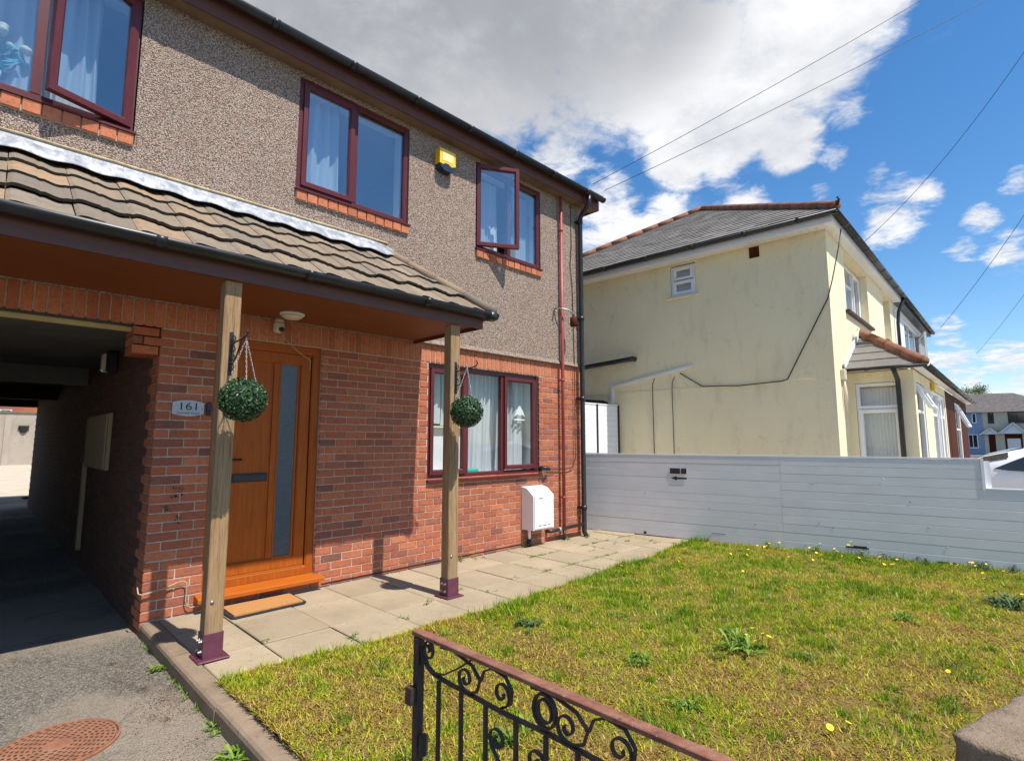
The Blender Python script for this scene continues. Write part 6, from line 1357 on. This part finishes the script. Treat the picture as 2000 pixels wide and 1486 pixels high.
# sit on the real lawn surface
z0 = np.array([lawn_z(a, b) for a, b in zip(xx[::40], yy[::40])]).mean() * 0 + .004 + 0.0 * z0
zg = np.empty(n)
gx = np.linspace(1, 8.6, 96); gy = np.linspace(-1.4, 4.2, 80); GZ = np.array([[lawn_z(a, b) for b in gy] for a in gx])
ix = np.clip(((xx - 1) / 7.6 * 95).astype(int), 0, 94); iy = np.clip(((yy + 1.4) / 5.6 * 79).astype(int), 0, 78); tx = (xx - 1) / 7.6 * 95 - ix; ty = (yy + 1.4) / 5.6 * 79 - iy
zg = (GZ[ix, iy] * (1 - tx) + GZ[ix + 1, iy] * tx) * (1 - ty) + (GZ[ix, iy + 1] * (1 - tx) + GZ[ix + 1, iy + 1] * tx) * ty
tE = (yy + 1.4) / (3.5 + 1.4); zg = zg * np.clip((1 - tE) * 14, 0, 1) + .003
# coarse tufts
NT = 200; ty_ = -.2 + rng.rand(NT) * 3.6; tx_ = 1.3 + rng.rand(NT) * (7.0 + .17 * (5.47 - ty_) - 1.3); tr_ = .03 + .09 * rng.rand(NT) ** 2; tn = 90
bx = (tx_[:, None] + rng.normal(0, 1, (NT, tn)) * tr_[:, None] * .55).ravel(); by = (ty_[:, None] + rng.normal(0, 1, (NT, tn)) * tr_[:, None] * .55).ravel(); bh = (np.repeat(.02 + .45 * tr_, tn)) * (.5 + .9 * rng.rand(NT * tn)); bg = np.repeat(rng.rand(NT), tn)
ok = (by < 3.42) & (bx < 7.05 + .17 * (5.47 - by)) & (bx > 1.17)
bx, by, bh, bg = bx[ok], by[ok], bh[ok], bg[ok]; nb_ = len(bx)
bz = np.array([lawn_z(a, b) for a, b in zip(bx[:1], by[:1])]).mean() * 0 + np.interp(bx, gx, GZ[:, 40]) * 0 + GZ[np.clip(((bx - 1) / 7.6 * 95).round().astype(int), 0, 95), np.clip(((by + 1.4) / 5.6 * 79).round().astype(int), 0, 79)]
xx = np.concatenate([xx, bx]); yy = np.concatenate([yy, by]); zg = np.concatenate([zg, bz]); h = np.concatenate([h, bh]); ang = np.concatenate([ang, rng.rand(nb_) * 6.283]); lean = np.concatenate([lean, bh * (.25 + .8 * rng.rand(nb_))]); w = np.concatenate([w, .0016 + .0022 * rng.rand(nb_)]); gsel = np.concatenate([gsel, .80 + .28 * bg + .1 * rng.rand(nb_)]); green = np.concatenate([green, np.full(nb_, .8)]); n = len(xx)
P = np.empty((n, 3, 3)); sx, sy = -np.sin(ang) * w, np.cos(ang) * w
P[:, 0] = np.c_[xx - sx, yy - sy, zg]; P[:, 1] = np.c_[xx + sx, yy + sy, zg]; P[:, 2] = np.c_[xx + np.cos(ang) * lean, yy + np.sin(ang) * lean, zg + h]
cols = np.array([(.25, .13, .04), (.46, .31, .08), (.48, .39, .03), (.38, .40, .012), (.22, .34, .008), (.10, .21, .010)])
gq = np.clip((gsel - .28) / .72, 0, .999) * 5; gi = gq.astype(int); gf = (gq - gi)[:, None]; C = cols[gi] * (1 - gf) + cols[np.minimum(gi + 1, 5)] * gf
brown = (rng.rand(n) < .16) & (gsel < .82); C[brown] = np.array([.24, .13, .07]); pale = rng.rand(n) < .07; C[pale] = np.array([.55, .43, .20])
C *= (.50 + 1.15 * rng.rand(n))[:, None]; C = np.clip(C, 0, .8)
# broad little leaves and dead bits lying among the blades
NF = 130000; sel = rng.choice(n, NF); fx_, fy_ = xx[sel] + rng.normal(0, .01, NF), yy[sel] + rng.normal(0, .01, NF); fz = zg[sel] + .002 + .012 * rng.rand(NF); fa = rng.rand(NF) * 6.283; fl = .003 + .007 * rng.rand(NF); fw = fl * (.35 + .4 * rng.rand(NF)); tz = rng.normal(0, .35, NF) * fl
Q = np.empty((NF, 3, 3)); ca, sa = np.cos(fa), np.sin(fa)
Q[:, 0] = np.c_[fx_ - ca * fl - sa * fw, fy_ - sa * fl + ca * fw, fz]; Q[:, 1] = np.c_[fx_ - ca * fl + sa * fw, fy_ - sa * fl - ca * fw, fz]; Q[:, 2] = np.c_[fx_ + ca * fl, fy_ + sa * fl, fz + tz]
pal = np.array([(.20, .085, .04), (.34, .19, .085), (.44, .34, .20), (.13, .24, .02), (.24, .33, .03), (.05, .035, .025)]); pk = np.where(rng.rand(NF) < green[sel] * .9, rng.randint(3, 5, NF), rng.choice([0, 1, 2, 5], NF, p=[.35, .35, .18, .12])); D = pal[pk] * (.7 + .6 * rng.rand(NF))[:, None]
P = np.concatenate([P, Q]); C = np.concatenate([C, D]); n = len(P)
me = bpy.data.meshes.new('grass'); me.vertices.add(3 * n); me.vertices.foreach_set('co', P.reshape(-1)); me.loops.add(3 * n); me.loops.foreach_set('vertex_index', np.arange(3 * n, dtype=np.int32))
me.polygons.add(n); me.polygons.foreach_set('loop_start', np.arange(0, 3 * n, 3, dtype=np.int32))
at = me.attributes.new('tint', 'FLOAT_COLOR', 'FACE'); at.data.foreach_set('color', np.c_[C, np.ones(n)].astype(np.float32).reshape(-1))
me.update(calc_edges=True); me.materials.append(M['grass']); go = bpy.data.objects.new('grass', me); col.objects.link(go); tag(go, 'short dry yellow green lawn grass', 'grass', kind='stuff')
